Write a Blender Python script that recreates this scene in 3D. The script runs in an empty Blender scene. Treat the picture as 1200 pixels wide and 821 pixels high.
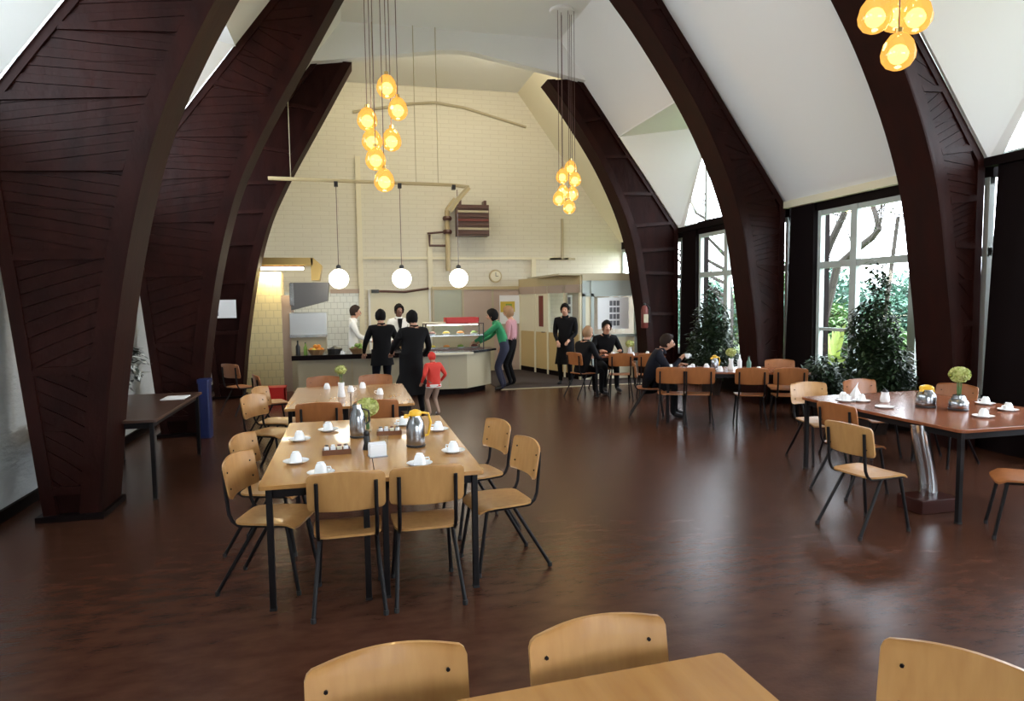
import bpy, bmesh, math, random
import numpy as np
from mathutils import Vector, Matrix, Quaternion
random.seed(7); rng = np.random.default_rng(7)
PI = math.pi
S = bpy.context.scene
COL = S.collection

# ------------------------------------------------------------------ camera
CAM_H = 1.78
cam_d = bpy.data.cameras.new('camera'); cam = bpy.data.objects.new('camera', cam_d); COL.objects.link(cam)
cam_d.sensor_width = 36.0; cam_d.lens = 36.0*780/1200; cam_d.clip_start = 0.05; cam_d.clip_end = 200
_R = ((0.97164481, 0.02975577, 0.23456547), (-0.23610588, 0.06896777, 0.96927677), (-0.01266412, 0.99717503, -0.07403769))
cam.matrix_world = Matrix([[_R[i][0], _R[i][1], -_R[i][2], (0, 0, CAM_H)[i]] for i in range(3)] + [[0, 0, 0, 1]])
S.camera = cam

# ------------------------------------------------------------------ world, daylight, exposure
S.view_settings.view_transform = 'Standard'; S.view_settings.look = 'None'
S.view_settings.gamma = 1.0; S.view_settings.use_curve_mapping = False
S.view_settings.exposure = 1.25
SKY = 6.0                       # overcast sky brightness
world = bpy.data.worlds.new('overcast_sky'); S.world = world; world.use_nodes = True
_nt = world.node_tree; _bg = _nt.nodes['Background']
_bg.inputs[0].default_value = (0.84, 0.89, 1.0, 1); _bg.inputs[1].default_value = SKY
S.cycles.max_bounces = 8; S.cycles.diffuse_bounces = 5; S.cycles.glossy_bounces = 3
S.cycles.transparent_max_bounces = 16; S.cycles.sample_clamp_indirect = 6.0

def portal(name, loc, rot, sx, sy):
    l = bpy.data.lights.new(name, 'AREA'); l.shape = 'RECTANGLE'; l.size = sx; l.size_y = sy
    l.cycles.is_portal = True
    o = bpy.data.objects.new(name, l); COL.objects.link(o); o.location = loc; o.rotation_euler = rot
def lamp_area(name, loc, rot, sx, sy, power, color):
    l = bpy.data.lights.new(name, 'AREA'); l.shape = 'RECTANGLE'; l.size = sx; l.size_y = sy
    l.energy = power; l.color = color
    o = bpy.data.objects.new(name, l); COL.objects.link(o); o.location = loc; o.rotation_euler = rot
    return o
# portals at the right windows and dormers, and at unseen windows added for light
for y0, y1 in ((2.75, 5.4), (6.25, 9.05), (9.85, 12.65)):
    portal('window_daylight', (7.3, (y0+y1)/2, 1.95), (0, PI/2, 0), 2.3, y1-y0)
for y0, y1 in ((3.2, 5.0), (10.4, 12.2)):
    portal('dormer_daylight', (7.3, (y0+y1)/2, 4.2), (0, PI/2, 0), 1.8, y1-y0)
portal('added_rear_daylight', (2.2, -3.9, 2.2), (PI/2, 0, 0), 4.0, 2.2)
for y0, y1 in ((-0.1, 2.6), (2.8, 6.1), (6.3, 9.7), (9.85, 13.3)):
    portal('dormer_daylight', (-3.1, (y0+y1)/2, 4.2), (0, -PI/2, 0), 1.8, y1-y0)  # over the unseen left dormers added to lift the light

# ------------------------------------------------------------------ materials
MATS = {}
def mat(name, c, rough=0.5, metal=0.0, coat=0.0, noise=None, bump=None, spec=0.5, emit=None, vec='Object'):
    """noise=(scale(3), c2, detail, contrast) mixes a second colour; bump=(scale(3), strength)"""
    m = bpy.data.materials.new(name); m.use_nodes = True; nt = m.node_tree; N = nt.nodes; L = nt.links
    b = N['Principled BSDF']
    b.inputs['Base Color'].default_value = (*c, 1); b.inputs['Roughness'].default_value = rough
    b.inputs['Metallic'].default_value = metal; b.inputs['Coat Weight'].default_value = coat
    b.inputs['Specular IOR Level'].default_value = spec
    tc = N.new('ShaderNodeTexCoord')
    def nz(scale, detail=3.0):
        mp = N.new('ShaderNodeMapping'); mp.inputs['Scale'].default_value = scale
        L.new(tc.outputs[vec], mp.inputs[0])
        n = N.new('ShaderNodeTexNoise'); n.inputs['Scale'].default_value = 1.0; n.inputs['Detail'].default_value = detail
        L.new(mp.outputs[0], n.inputs['Vector']); return n
    if noise:
        n = nz(noise[0], noise[2]); r = N.new('ShaderNodeValToRGB')
        k = noise[3]
        r.color_ramp.elements[0].position = 0.5-k; r.color_ramp.elements[1].position = 0.5+k
        r.color_ramp.elements[0].color = (*c, 1); r.color_ramp.elements[1].color = (*noise[1], 1)
        L.new(n.outputs['Fac'], r.inputs[0]); L.new(r.outputs[0], b.inputs['Base Color'])
    if bump:
        n = nz(bump[0]); bp = N.new('ShaderNodeBump'); bp.inputs['Strength'].default_value = bump[1]; bp.inputs['Distance'].default_value = 0.02
        L.new(n.outputs['Fac'], bp.inputs['Height']); L.new(bp.outputs[0], b.inputs['Normal'])
    if emit:
        b.inputs['Emission Color'].default_value = (*emit[0], 1); b.inputs['Emission Strength'].default_value = emit[1]
    MATS[name] = m; return m
def brick_mat(name, c1, c2, cm, sx, sy, mortar, rough=0.6, bump=0.3, axes='XZ'):
    m = bpy.data.materials.new(name); m.use_nodes = True; nt = m.node_tree; N = nt.nodes; L = nt.links
    b = N['Principled BSDF']; b.inputs['Roughness'].default_value = rough
    tc = N.new('ShaderNodeTexCoord'); sp = N.new('ShaderNodeSeparateXYZ'); cb = N.new('ShaderNodeCombineXYZ')
    L.new(tc.outputs['Object'], sp.inputs[0])
    if axes == 'XZ': L.new(sp.outputs['X'], cb.inputs['X'])
    else:
        ad = N.new('ShaderNodeMath'); L.new(sp.outputs['X'], ad.inputs[0]); L.new(sp.outputs['Y'], ad.inputs[1]); L.new(ad.outputs[0], cb.inputs['X'])
    L.new(sp.outputs['Z'], cb.inputs['Y'])
    t = N.new('ShaderNodeTexBrick'); t.inputs['Scale'].default_value = 1.0
    t.inputs['Brick Width'].default_value = sx; t.inputs['Row Height'].default_value = sy; t.inputs['Mortar Size'].default_value = mortar
    t.inputs['Color1'].default_value = (*c1, 1); t.inputs['Color2'].default_value = (*c2, 1); t.inputs['Mortar'].default_value = (*cm, 1)
    L.new(cb.outputs[0], t.inputs['Vector']); L.new(t.outputs['Color'], b.inputs['Base Color'])
    bp = N.new('ShaderNodeBump'); bp.inputs['Strength'].default_value = bump; bp.inputs['Distance'].default_value = 0.01; bp.invert = True
    L.new(t.outputs['Fac'], bp.inputs['Height']); L.new(bp.outputs[0], b.inputs['Normal'])
    MATS[name] = m; return m
def glass_mat(name, tint=(0.96, 0.98, 0.97)):
    m = bpy.data.materials.new(name); m.use_nodes = True; nt = m.node_tree; N = nt.nodes; L = nt.links
    N.remove(N['Principled BSDF']); out = N['Material Output']
    t = N.new('ShaderNodeBsdfTransparent'); t.inputs[0].default_value = (*tint, 1)
    g = N.new('ShaderNodeBsdfGlossy'); g.inputs['Roughness'].default_value = 0.03
    ge = N.new('ShaderNodeNewGeometry'); dp = N.new('ShaderNodeVectorMath'); dp.operation = 'DOT_PRODUCT'
    L.new(ge.outputs['Normal'], dp.inputs[0]); L.new(ge.outputs['Incoming'], dp.inputs[1])
    def mth(op, a, b=None):
        k = N.new('ShaderNodeMath'); k.operation = op; L.new(a, k.inputs[0])
        if b is not None: k.inputs[1].default_value = b
        return k.outputs[0]
    ab = mth('ABSOLUTE', dp.outputs['Value']); iv = N.new('ShaderNodeMath'); iv.operation = 'SUBTRACT'; iv.inputs[0].default_value = 1.0; L.new(ab, iv.inputs[1])
    fr = mth('ADD', mth('MULTIPLY', mth('POWER', iv.outputs[0], 5.0), 0.9), 0.03)
    mx = N.new('ShaderNodeMixShader'); L.new(fr, mx.inputs[0]); L.new(t.outputs[0], mx.inputs[1]); L.new(g.outputs[0], mx.inputs[2])
    L.new(mx.outputs[0], out.inputs[0]); MATS[name] = m; return m
def emit_mat(name, c, s):
    m = bpy.data.materials.new(name); m.use_nodes = True; nt = m.node_tree; N = nt.nodes; L = nt.links
    N.remove(N['Principled BSDF']); e = N.new('ShaderNodeEmission'); e.inputs[0].default_value = (*c, 1); e.inputs[1].default_value = s
    L.new(e.outputs[0], N['Material Output'].inputs[0]); MATS[name] = m; return m
def amber_mat(name):
    m = bpy.data.materials.new(name); m.use_nodes = True; nt = m.node_tree; N = nt.nodes; L = nt.links
    N.remove(N['Principled BSDF'])
    t = N.new('ShaderNodeBsdfTransparent'); t.inputs[0].default_value = (1.0, 0.72, 0.30, 1)
    e = N.new('ShaderNodeEmission'); e.inputs[0].default_value = (1.0, 0.50, 0.10, 1); e.inputs[1].default_value = 0.62
    g = N.new('ShaderNodeBsdfGlossy'); g.inputs['Roughness'].default_value = 0.1
    m1 = N.new('ShaderNodeMixShader'); m1.inputs[0].default_value = 0.62; L.new(t.outputs[0], m1.inputs[1]); L.new(e.outputs[0], m1.inputs[2])
    m2 = N.new('ShaderNodeMixShader'); m2.inputs[0].default_value = 0.05; L.new(m1.outputs[0], m2.inputs[1]); L.new(g.outputs[0], m2.inputs[2])
    L.new(m2.outputs[0], N['Material Output'].inputs[0]); MATS[name] = m; return m

FLOOR = mat('brown_linoleum', (0.044, 0.0165, 0.0097), 0.27, spec=0.17, noise=((5.0, 11.0, 5.0), (0.082, 0.0325, 0.0195), 6.0, 0.24), bump=((30, 60, 30), 0.06))
WHITE = mat('white_paint', (0.80, 0.80, 0.78), 0.6, bump=((6, 6, 6), 0.04))
CREAM = brick_mat('cream_painted_brick', (0.70, 0.66, 0.54), (0.68, 0.64, 0.52), (0.62, 0.575, 0.46), 0.42, 0.105, 0.008, 0.55, 0.35)
PLASTER = mat('grey_plaster', (0.62, 0.64, 0.63), 0.8, bump=((9, 9, 22), 0.5))
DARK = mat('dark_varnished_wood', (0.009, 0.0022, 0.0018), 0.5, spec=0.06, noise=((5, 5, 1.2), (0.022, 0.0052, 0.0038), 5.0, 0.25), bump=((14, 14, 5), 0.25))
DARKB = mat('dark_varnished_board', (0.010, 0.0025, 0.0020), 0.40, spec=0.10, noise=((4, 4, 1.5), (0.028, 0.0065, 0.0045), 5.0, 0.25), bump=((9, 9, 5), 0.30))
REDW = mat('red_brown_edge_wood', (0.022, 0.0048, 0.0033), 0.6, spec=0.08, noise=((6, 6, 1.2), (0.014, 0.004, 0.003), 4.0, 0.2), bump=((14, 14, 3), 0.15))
PIER = mat('dark_stained_pier', (0.006, 0.003, 0.003), 0.6, spec=0.08)
BEECH = mat('beech_plywood', (0.50, 0.265, 0.092), 0.36, coat=0.12, noise=((26, 26, 3.5), (0.42, 0.205, 0.066), 4.0, 0.2))
TABLEW = mat('beech_table_veneer', (0.46, 0.23, 0.07), 0.24, coat=0.2, noise=((16, 2.2, 16), (0.38, 0.175, 0.05), 4.0, 0.2))
TABLER = mat('light_reddened_veneer', (0.26, 0.085, 0.035), 0.26, coat=0.15, noise=((2.2, 16, 16), (0.20, 0.062, 0.026), 4.0, 0.2))  # table veneer reddened for the light on the window side
BEECHO = mat('orange_beech_plywood', (0.36, 0.125, 0.036), 0.38, coat=0.1, noise=((26, 26, 3.5), (0.29, 0.10, 0.028), 4.0, 0.2))
DARKT = mat('dark_table_veneer', (0.07, 0.032, 0.02), 0.35)
TUBE = mat('dark_lacquered_steel', (0.006, 0.0045, 0.005), 0.5, spec=0.22)
RUBBER = mat('black_rubber', (0.01, 0.01, 0.01), 0.7)
CHROME = mat('chrome', (0.75, 0.78, 0.80), 0.14, 1.0)
LIGHTSTEEL = mat('light_brushed_steel', (0.62, 0.63, 0.62), 0.4, 0.9)
DULLSTEEL = mat('dull_hood_steel', (0.16, 0.155, 0.15), 0.45, 0.8)
STEEL = mat('brushed_steel', (0.33, 0.335, 0.35), 0.2, 1.0)
CHINA = mat('white_china', (0.86, 0.87, 0.88), 0.2, coat=0.3)
YELLOW = mat('yellow_plastic', (0.85, 0.48, 0.03), 0.35)
BLACKP = mat('black_plastic', (0.012, 0.012, 0.013), 0.4)
WOODTRAY = mat('brown_wooden_tray', (0.17, 0.06, 0.022), 0.45)
FOOTW = mat('dark_red_brown_wood', (0.040, 0.009, 0.006), 0.5, spec=0.2)
PAPER = mat('white_paper', (0.82, 0.83, 0.85), 0.8)
PRINT = mat('grey_print', (0.14, 0.14, 0.16), 0.8)
GLASS = glass_mat('clear_glass')
FRAME = mat('backlit_white_frame', (0.42, 0.47, 0.45), 0.5)  # white frames darkened to grey-green, backlight put into the colour
CREAMP = mat('cream_paint', (0.74, 0.68, 0.50), 0.5)
BEIGE = mat('beige_laminate', (0.45, 0.39, 0.26), 0.4)
PINKISH = mat('pinkish_panel', (0.46, 0.35, 0.28), 0.5)
GREENISH = mat('grey_green_panel', (0.40, 0.41, 0.30), 0.3)
OCHRE = mat('ochre_door_panel', (0.56, 0.40, 0.18), 0.5)
TILEY = brick_mat('cream_wall_tile', (0.78, 0.68, 0.38), (0.76, 0.66, 0.37), (0.60, 0.52, 0.30), 0.15, 0.15, 0.006, 0.3, 0.4, 'XYZ')
TILEW = brick_mat('white_wall_tile', (0.74, 0.76, 0.70), (0.72, 0.75, 0.70), (0.50, 0.52, 0.48), 0.15, 0.15, 0.006, 0.25, 0.4)
BRASS = mat('brass_duct', (0.60, 0.42, 0.16), 0.3, 1.0)
OLIVE = mat('tan_pipe_paint', (0.50, 0.40, 0.22), 0.45)
BROWNM = mat('brown_enamel', (0.10, 0.045, 0.035), 0.4)
RED = mat('red_plastic', (0.55, 0.02, 0.015), 0.4)
DRED = mat('dull_red', (0.16, 0.03, 0.022), 0.5)
BLUE = mat('blue_plastic', (0.006, 0.013, 0.085), 0.45)
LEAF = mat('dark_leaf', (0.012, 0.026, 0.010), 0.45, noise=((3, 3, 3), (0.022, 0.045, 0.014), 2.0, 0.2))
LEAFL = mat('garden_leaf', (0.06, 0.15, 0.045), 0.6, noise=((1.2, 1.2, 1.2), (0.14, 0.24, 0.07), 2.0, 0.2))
LEAFY = mat('pale_palm_leaf', (0.24, 0.30, 0.06), 0.55)
LEAFB = mat('bluish_conifer_leaf', (0.07, 0.17, 0.13), 0.6, noise=((1, 1, 1), (0.12, 0.24, 0.17), 2.0, 0.2))
VARIEG = mat('white_dappled_leaf', (0.6, 0.62, 0.58), 0.5, noise=((16, 16, 16), (0.02, 0.03, 0.02), 2.0, 0.08))
BARK = mat('bark', (0.035, 0.028, 0.024), 0.9, bump=((12, 12, 3), 0.6))
GRASS = mat('lawn', (0.07, 0.13, 0.03), 0.9, noise=((4, 4, 4), (0.13, 0.18, 0.05), 4.0, 0.2))
TERRA = mat('dark_pot', (0.03, 0.018, 0.014), 0.5)
FLOWER = mat('green_white_petal', (0.62, 0.62, 0.26), 0.6, noise=((22, 22, 22), (0.34, 0.40, 0.08), 2.0, 0.15))
SKIN = mat('light_skin', (0.52, 0.27, 0.17), 0.5)
SKIND = mat('dark_skin', (0.16, 0.07, 0.045), 0.5)
HAIRB = mat('black_hair', (0.006, 0.0045, 0.004), 0.75, spec=0.15)
HAIRN = mat('brown_hair', (0.022, 0.011, 0.007), 0.7, spec=0.2)
HAIRF = mat('sandy_hair', (0.28, 0.15, 0.07), 0.6)
C_BLACK = mat('black_cloth', (0.004, 0.0035, 0.0042), 0.85, spec=0.2)
C_NAVY = mat('dark_navy_cloth', (0.006, 0.0065, 0.012), 0.85, spec=0.2)
C_WHITE = mat('white_cloth', (0.70, 0.69, 0.64), 0.8)
C_GREEN = mat('green_knit', (0.02, 0.22, 0.085), 0.85)
C_PINK = mat('pink_cloth', (0.45, 0.22, 0.24), 0.85)
C_JEAN = mat('dark_denim', (0.020, 0.022, 0.045), 0.85)
C_RED = mat('red_cloth', (0.62, 0.035, 0.02), 0.75)
C_BEIGE = mat('beige_cloth', (0.33, 0.22, 0.16), 0.85)
SHOE = mat('black_shoe', (0.012, 0.010, 0.010), 0.5)
GREYSHOE = mat('white_shoe', (0.65, 0.62, 0.65), 0.5)
EYE = mat('eye', (0.02, 0.015, 0.012), 0.2)
LIP = mat('lip', (0.32, 0.10, 0.08), 0.5)
GLOBE = emit_mat('lit_opal_globe', (1.0, 0.93, 0.78), 5.0)
BULB = emit_mat('glowing_bulb', (1.0, 0.80, 0.42), 3.0)
AMBER = amber_mat('amber_glass')
FLUO = emit_mat('fluorescent_tube', (1.0, 0.90, 0.70), 9.0)
ORANGE = mat('orange_fruit', (0.70, 0.24, 0.02), 0.5)
FRUITY = mat('yellow_fruit', (0.62, 0.45, 0.05), 0.5)
FRUITG = mat('green_fruit', (0.18, 0.30, 0.04), 0.5)
WICKER = mat('wicker', (0.24, 0.13, 0.05), 0.8, bump=((60, 60, 60), 0.6))

# ------------------------------------------------------------------ mesh helpers
class G:
    def __init__(s): s.v = []; s.f = []; s.mi = []; s.m = 0
    def add(s, vs, fs):
        o = len(s.v); s.v += [tuple(p) for p in vs]; s.f += [tuple(i+o for i in f) for f in fs]; s.mi += [s.m]*len(fs); return s
    def box(s, x0, x1, y0, y1, z0, z1, M=None):
        vs = [Vector((x, y, z)) for z in (z0, z1) for y in (y0, y1) for x in (x0, x1)]
        if M: vs = [M @ v for v in vs]
        return s.add(vs, [(0, 2, 3, 1), (4, 5, 7, 6), (0, 1, 5, 4), (2, 6, 7, 3), (0, 4, 6, 2), (1, 3, 7, 5)])
    def prism(s, poly, a, b, ax='z'):
        """extrude a 2D polygon; ax z: (x,y); ax y: (x,z) extruded in y; ax x: (y,z) extruded in x"""
        n = len(poly)
        P = {'z': lambda p, t: (p[0], p[1], t), 'y': lambda p, t: (p[0], t, p[1]), 'x': lambda p, t: (t, p[0], p[1])}[ax]
        vs = [P(p, a) for p in poly] + [P(p, b) for p in poly]
        return s.add(vs, [tuple(range(n))[::-1], tuple(range(n, 2*n))] + [(i, (i+1) % n, n+(i+1) % n, n+i) for i in range(n)])
    def poly(s, pts, t=None):
        """flat polygon, thickened by vector t"""
        n = len(pts); t = Vector(t); vs = [Vector(p) for p in pts]; vs += [p+t for p in vs]
        return s.add(vs, [tuple(range(n))[::-1], tuple(range(n, 2*n))] + [(i, (i+1) % n, n+(i+1) % n, n+i) for i in range(n)])
    def tube(s, pts, r, n=8, cap=True):
        pts = [Vector(p) for p in pts]; rs = r if isinstance(r, (list, tuple)) else [r]*len(pts)
        vs = []; up = None
        for i, p in enumerate(pts):
            d = (pts[min(i+1, len(pts)-1)]-pts[max(i-1, 0)]).normalized()
            if up is None: up = d.orthogonal().normalized()
            up = (up-d*up.dot(d)).normalized(); w = d.cross(up)
            vs += [p+(up*math.cos(2*PI*k/n)+w*math.sin(2*PI*k/n))*rs[i] for k in range(n)]
        fs = [(i*n+k, i*n+(k+1) % n, (i+1)*n+(k+1) % n, (i+1)*n+k) for i in range(len(pts)-1) for k in range(n)]
        if cap: fs += [tuple(range(n))[::-1], tuple(range((len(pts)-1)*n, len(pts)*n))]
        return s.add(vs, fs)
    def lathe(s, prof, c=(0, 0, 0), n=16, sx=1, sy=1, M=None):
        vs = []
        for r, z in prof: vs += [Vector((c[0]+r*sx*math.cos(2*PI*k/n), c[1]+r*sy*math.sin(2*PI*k/n), c[2]+z)) for k in range(n)]
        if M: vs = [M @ v for v in vs]
        m = len(prof); fs = [(i*n+k, i*n+(k+1) % n, (i+1)*n+(k+1) % n, (i+1)*n+k) for i in range(m-1) for k in range(n)]
        fs += [tuple(range(n))[::-1], tuple(range((m-1)*n, m*n))]
        return s.add(vs, fs)
    def ball(s, c, r, n=14, m=9, sz=1.0, sx=1.0, sy=1.0):
        return s.lathe([(max(r*math.sin(PI*i/m), r*0.01), -r*sz*math.cos(PI*i/m)) for i in range(m+1)], c, n, sx, sy)
    def build(s, name, m, parent=None, smooth=False, bevel=0, kind=None, loc=None):
        me = bpy.data.meshes.new(name); me.from_pydata(s.v, [], s.f)
        for k in (m if isinstance(m, (list, tuple)) else [m]): me.materials.append(k)
        if any(s.mi): me.polygons.foreach_set('material_index', s.mi)
        if smooth:
            me.polygons.foreach_set('use_smooth', [True]*len(me.polygons))
            try: me.set_sharp_from_angle(angle=math.radians(40))
            except Exception: pass
        me.update()
        bm = bmesh.new(); bm.from_mesh(me); bmesh.ops.recalc_face_normals(bm, faces=bm.faces); bm.to_mesh(me); bm.free()
        o = bpy.data.objects.new(name, me); COL.objects.link(o)
        if parent: o.parent = parent
        if bevel:
            b = o.modifiers.new('bevel', 'BEVEL'); b.width = bevel; b.segments = 2; b.limit_method = 'ANGLE'; b.angle_limit = math.radians(35)
        if kind: o['kind'] = kind
        if loc is not None: o.location = loc
        return o
def thing(name, label, cat, loc=(0, 0, 0), rz=0.0, group=None):
    o = bpy.data.objects.new(name, None); COL.objects.link(o); o.location = loc; o.rotation_euler = (0, 0, rz)
    o.empty_display_size = 0.1
    o['label'] = label; o['category'] = cat
    if group: o['group'] = group
    return o
def tag(o, label, cat, group=None):
    o['label'] = label; o['category'] = cat
    if group: o['group'] = group
    return o
KIDS = {}
def kids(o):
    return [c for c in COL.objects if c.parent == o]
def dup(root, loc, rz, label, group=None, swap=None):
    def cp(o, par):
        c = o.copy(); COL.objects.link(c); c.parent = par
        if swap and o.type == 'MESH' and o.data.materials and o.data.materials[0].name in swap:
            key = (o.data.name, swap[o.data.materials[0].name].name)
            if key not in KIDS:
                d = o.data.copy(); d.materials[0] = swap[o.data.materials[0].name]; KIDS[key] = d
            c.data = KIDS[key]
        for k in kids(o): cp(k, c)
        return c
    r = cp(root, None); r.location = loc; r.rotation_euler = (0, 0, rz); r['label'] = label
    if group: r['group'] = group
    return r
def rrect(x0, x1, y0, y1, r, n=4):
    out = []
    for cx, cy, a0 in ((x1-r, y1-r, 0), (x0+r, y1-r, 90), (x0+r, y0+r, 180), (x1-r, y0+r, 270)):
        for k in range(n+1):
            a = math.radians(a0+90*k/n); out.append((cx+r*math.cos(a), cy+r*math.sin(a)))
    return out
def struct(g, name, m, **k):
    return g.build(name, m, kind='structure', **k)

# ================================================================== SETTING
CX = 2.2; XL = -2.88; XR = 7.10; YB = 16.8; YF = -3.7; ZC = 7.05; ZE = 3.30
ARCH_Y = (6.2, 9.76, 13.45)
def roofL(z): return CX-5.02+(z-ZE)/1.333      # x of the left roof plane at height z
def roofR(z): return CX+4.82-(z-ZE)/1.377
struct(G().box(XL-0.2, XR+0.2, YF-0.2, YB+0.2, -0.15, 0), 'floor', FLOOR)
struct(G().box(roofL(ZC)-0.1, roofR(ZC)+0.1, YF, YB, ZC, ZC+0.12), 'ceiling', WHITE)
# left sloping ceiling, one panel per bay
ZD = 5.2
for side, roof in ((-1, roofL), (1, roofR)):
    XE = (roof(ZE)-0.06) if side < 0 else roof(ZE)+0.06
    for y0, y1, dorm in ((YF, -0.2, 0), (-0.2, 2.7, side < 0), (2.7, 6.2, 1), (6.2, 9.76, side < 0), (9.76, 13.45, 1), (13.45, YB, 0)):  # left dormers are unseen, added because the ceiling was too dark
        zb = ZD if dorm else ZE; xb = roof(ZD) if dorm else XE
        ye = y1 if dorm else min(y1+0.48, YB)      # plain panels run on over the arch
        ys = y0 if y0 < 0 else y0+(0.0 if dorm else 0.0)
        g = G().poly([(xb, ys, zb), (roof(ZC), ys, ZC), (roof(ZC), ye, ZC), (xb, ye, zb)], (side*0.10, 0, 0.06))
        struct(g, 'ceiling', CREAMP if y0 > 13 else WHITE)
        if dorm:      # splayed cheeks and flat lid of the dormer
            xa = roof(ZD); xw = XR-0.02 if side > 0 else XL+0.02
            for s_, ye in ((-1, y1-0.07), (1, y0+0.50)):
                A = (xa, ye, ZD); B = (xw, ye+s_*0.10, ZE); C = (xw, ye+s_*1.15, ZD); E = (roof(ZE), ye, ZE)
                struct(G().poly([A, E, B, C], (side*0.02, -s_*0.06, 0.02)), 'wall_dormer', WHITE)
            struct(G().poly([(xa-side*0.02, y0, ZD), (xw+side*0.12, y0, ZD), (xw+side*0.12, y1-0.04, ZD), (xa-side*0.02, y1-0.04, ZD)], (0, 0, 0.08)), 'ceiling', WHITE)
# cream moulding along the right eave
for y0, y1 in ((6.25, 9.74),):
    struct(G().box(XR-0.12, XR-0.03, y0, y1, ZE-0.06, ZE+0.05), 'trim_1', CREAMP)
for y0, y1 in ((2.75, 6.18), (9.8, 13.4)):
    struct(G().box(XR-0.10, XR+0.03, y0, y1, ZE-0.08, ZE+0.02), 'trim_2', PIER)
# walls
struct(G().box(XL-0.15, XL, YF, YB, 0, ZE+0.1), 'wall_left', PLASTER)
g = G().prism([(XL, 0), (XR+0.1, 0), (XR+0.1, ZE), (roofR(ZC)+0.05, ZC+0.02), (roofL(ZC)-0.05, ZC+0.02), (XL, ZE)], YB, YB+0.15, 'y')
struct(g, 'wall_back', CREAM)
# rear wall (behind the camera) with an unseen window added to let in light
def rear():
    z0 = 0.9; z1 = 2.9; gx0, gx1 = 0.4, 4.2
    struct(G().box(XL, XR+0.1, YF-0.15, YF, 0, z0), 'wall_rear', WHITE)
    for x0, x1 in ((XL, gx0), (gx1, XR+0.1)): struct(G().box(x0, x1, YF-0.15, YF, z0, z1), 'wall_rear', WHITE)
    struct(G().prism([(XL, z1), (XR+0.1, z1), (XR+0.1, ZE), (roofR(ZC)+0.05, ZC+0.02), (roofL(ZC)-0.05, ZC+0.02), (XL, ZE)], YF-0.15, YF, 'y'), 'wall_rear', WHITE)
    w = G(); xs = [gx0+(gx1-gx0)*k/4 for k in range(5)]
    for x in xs: w.box(x-0.05, x+0.05, YF-0.12, YF-0.02, z0, z1)
    for z in (z0, z1-0.08): w.box(gx0, gx1, YF-0.12, YF-0.02, z, z+0.08)
    o = struct(w, 'window_1', FRAME)
    for k in range(4): G().box(xs[k]+0.05, xs[k+1]-0.05, YF-0.08, YF-0.07, z0+0.08, z1-0.08).build('pane', GLASS, o)
rear()
# right wall: piers at the arches, windows in between
def right_wall():
    n = 2
    bays = ((-3.7, -1.4), (-0.85, 1.9), (2.72, 5.42), (6.2, 9.07), (9.80, 12.72), (13.47, 16.8))
    for i, (y0, y1) in enumerate(bays):
        if i < 5:      # dark pier that closes the bay
            yn = bays[i+1][0]
            w = G().poly([(XR-0.03, y1, 0), (XR-0.03, yn-0.04, 0), (XR-0.03, yn-0.15, ZE+0.02), (XR-0.03, y1+0.03, ZE+0.02)], (0.30, 0, 0))
            struct(w, 'wall_right', PIER)
        zs = 0.62
        struct(G().box(XR+0.02, XR+0.14, y0-0.05, y1+0.05, 0, zs), 'wall_right', PIER)
        struct(G().box(XR+0.02, XR+0.14, y0-0.05, y1+0.05, 3.12, ZE+0.08), 'wall_right', PIER)
        ym = y0+(y1-y0)*0.735 if i == 3 else (y0+y1)/2
        ys = [y0, y0+(y1-y0)*0.36, ym, y1] if i == 3 else ([y0, y0+0.95, y0+1.9, y1] if y1-y0 > 2.5 else [y0, ym, y1])
        fr = G()
        for k, y in enumerate(ys): fr.box(XR+0.03, XR+0.11, y-(0.0 if k == 0 else 0.065), y+(0.0 if k == len(ys)-1 else 0.065), zs, 3.12)
        for z in (zs, 2.24, 3.06): fr.box(XR+0.04, XR+0.10, y0, y1, z-0.015, z+0.085)
        fr.box(XR-0.06, XR+0.12, y0, y1, zs-0.05, zs)
        if i == 3: fr.box(XR+0.05, XR+0.09, ys[2], y1, 1.26, 1.31)
        o = struct(fr, 'window_%d' % n, FRAME); n += 1
        for k in range(len(ys)-1):
            for za, zb in ((zs, 2.26), (2.28, 3.1)):
                G().box(XR+0.065, XR+0.072, ys[k], ys[k+1], za, zb).build('pane', GLASS, o)
    for xq, y0, y1 in ((XR, 2.7, 6.2), (XR, 9.76, 13.45), (XL-0.1, -0.2, 2.7), (XL-0.1, 2.7, 6.2), (XL-0.1, 6.2, 9.76), (XL-0.1, 9.76, 13.45)):      # dormer windows above the eave; the left ones are unseen additions for light
        fr = G(); ya, yb = y0+0.12, y1-0.12
        for k in range(5): y = ya+(yb-ya)*k/4; fr.box(xq+0.03, xq+0.09, y-0.035, y+0.035, ZE, ZD)
        fr.box(xq+0.03, xq+0.09, ya, yb, ZE, ZE+0.07).box(xq+0.03, xq+0.09, ya, yb, ZD-0.07, ZD)
        o = struct(fr, 'window_%d' % n, FRAME); n += 1
        for k in range(4): G().box(xq+0.055, xq+0.062, ya+(yb-ya)*k/4, ya+(yb-ya)*(k+1)/4, ZE, ZD).build('pane', GLASS, o)
right_wall()
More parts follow.
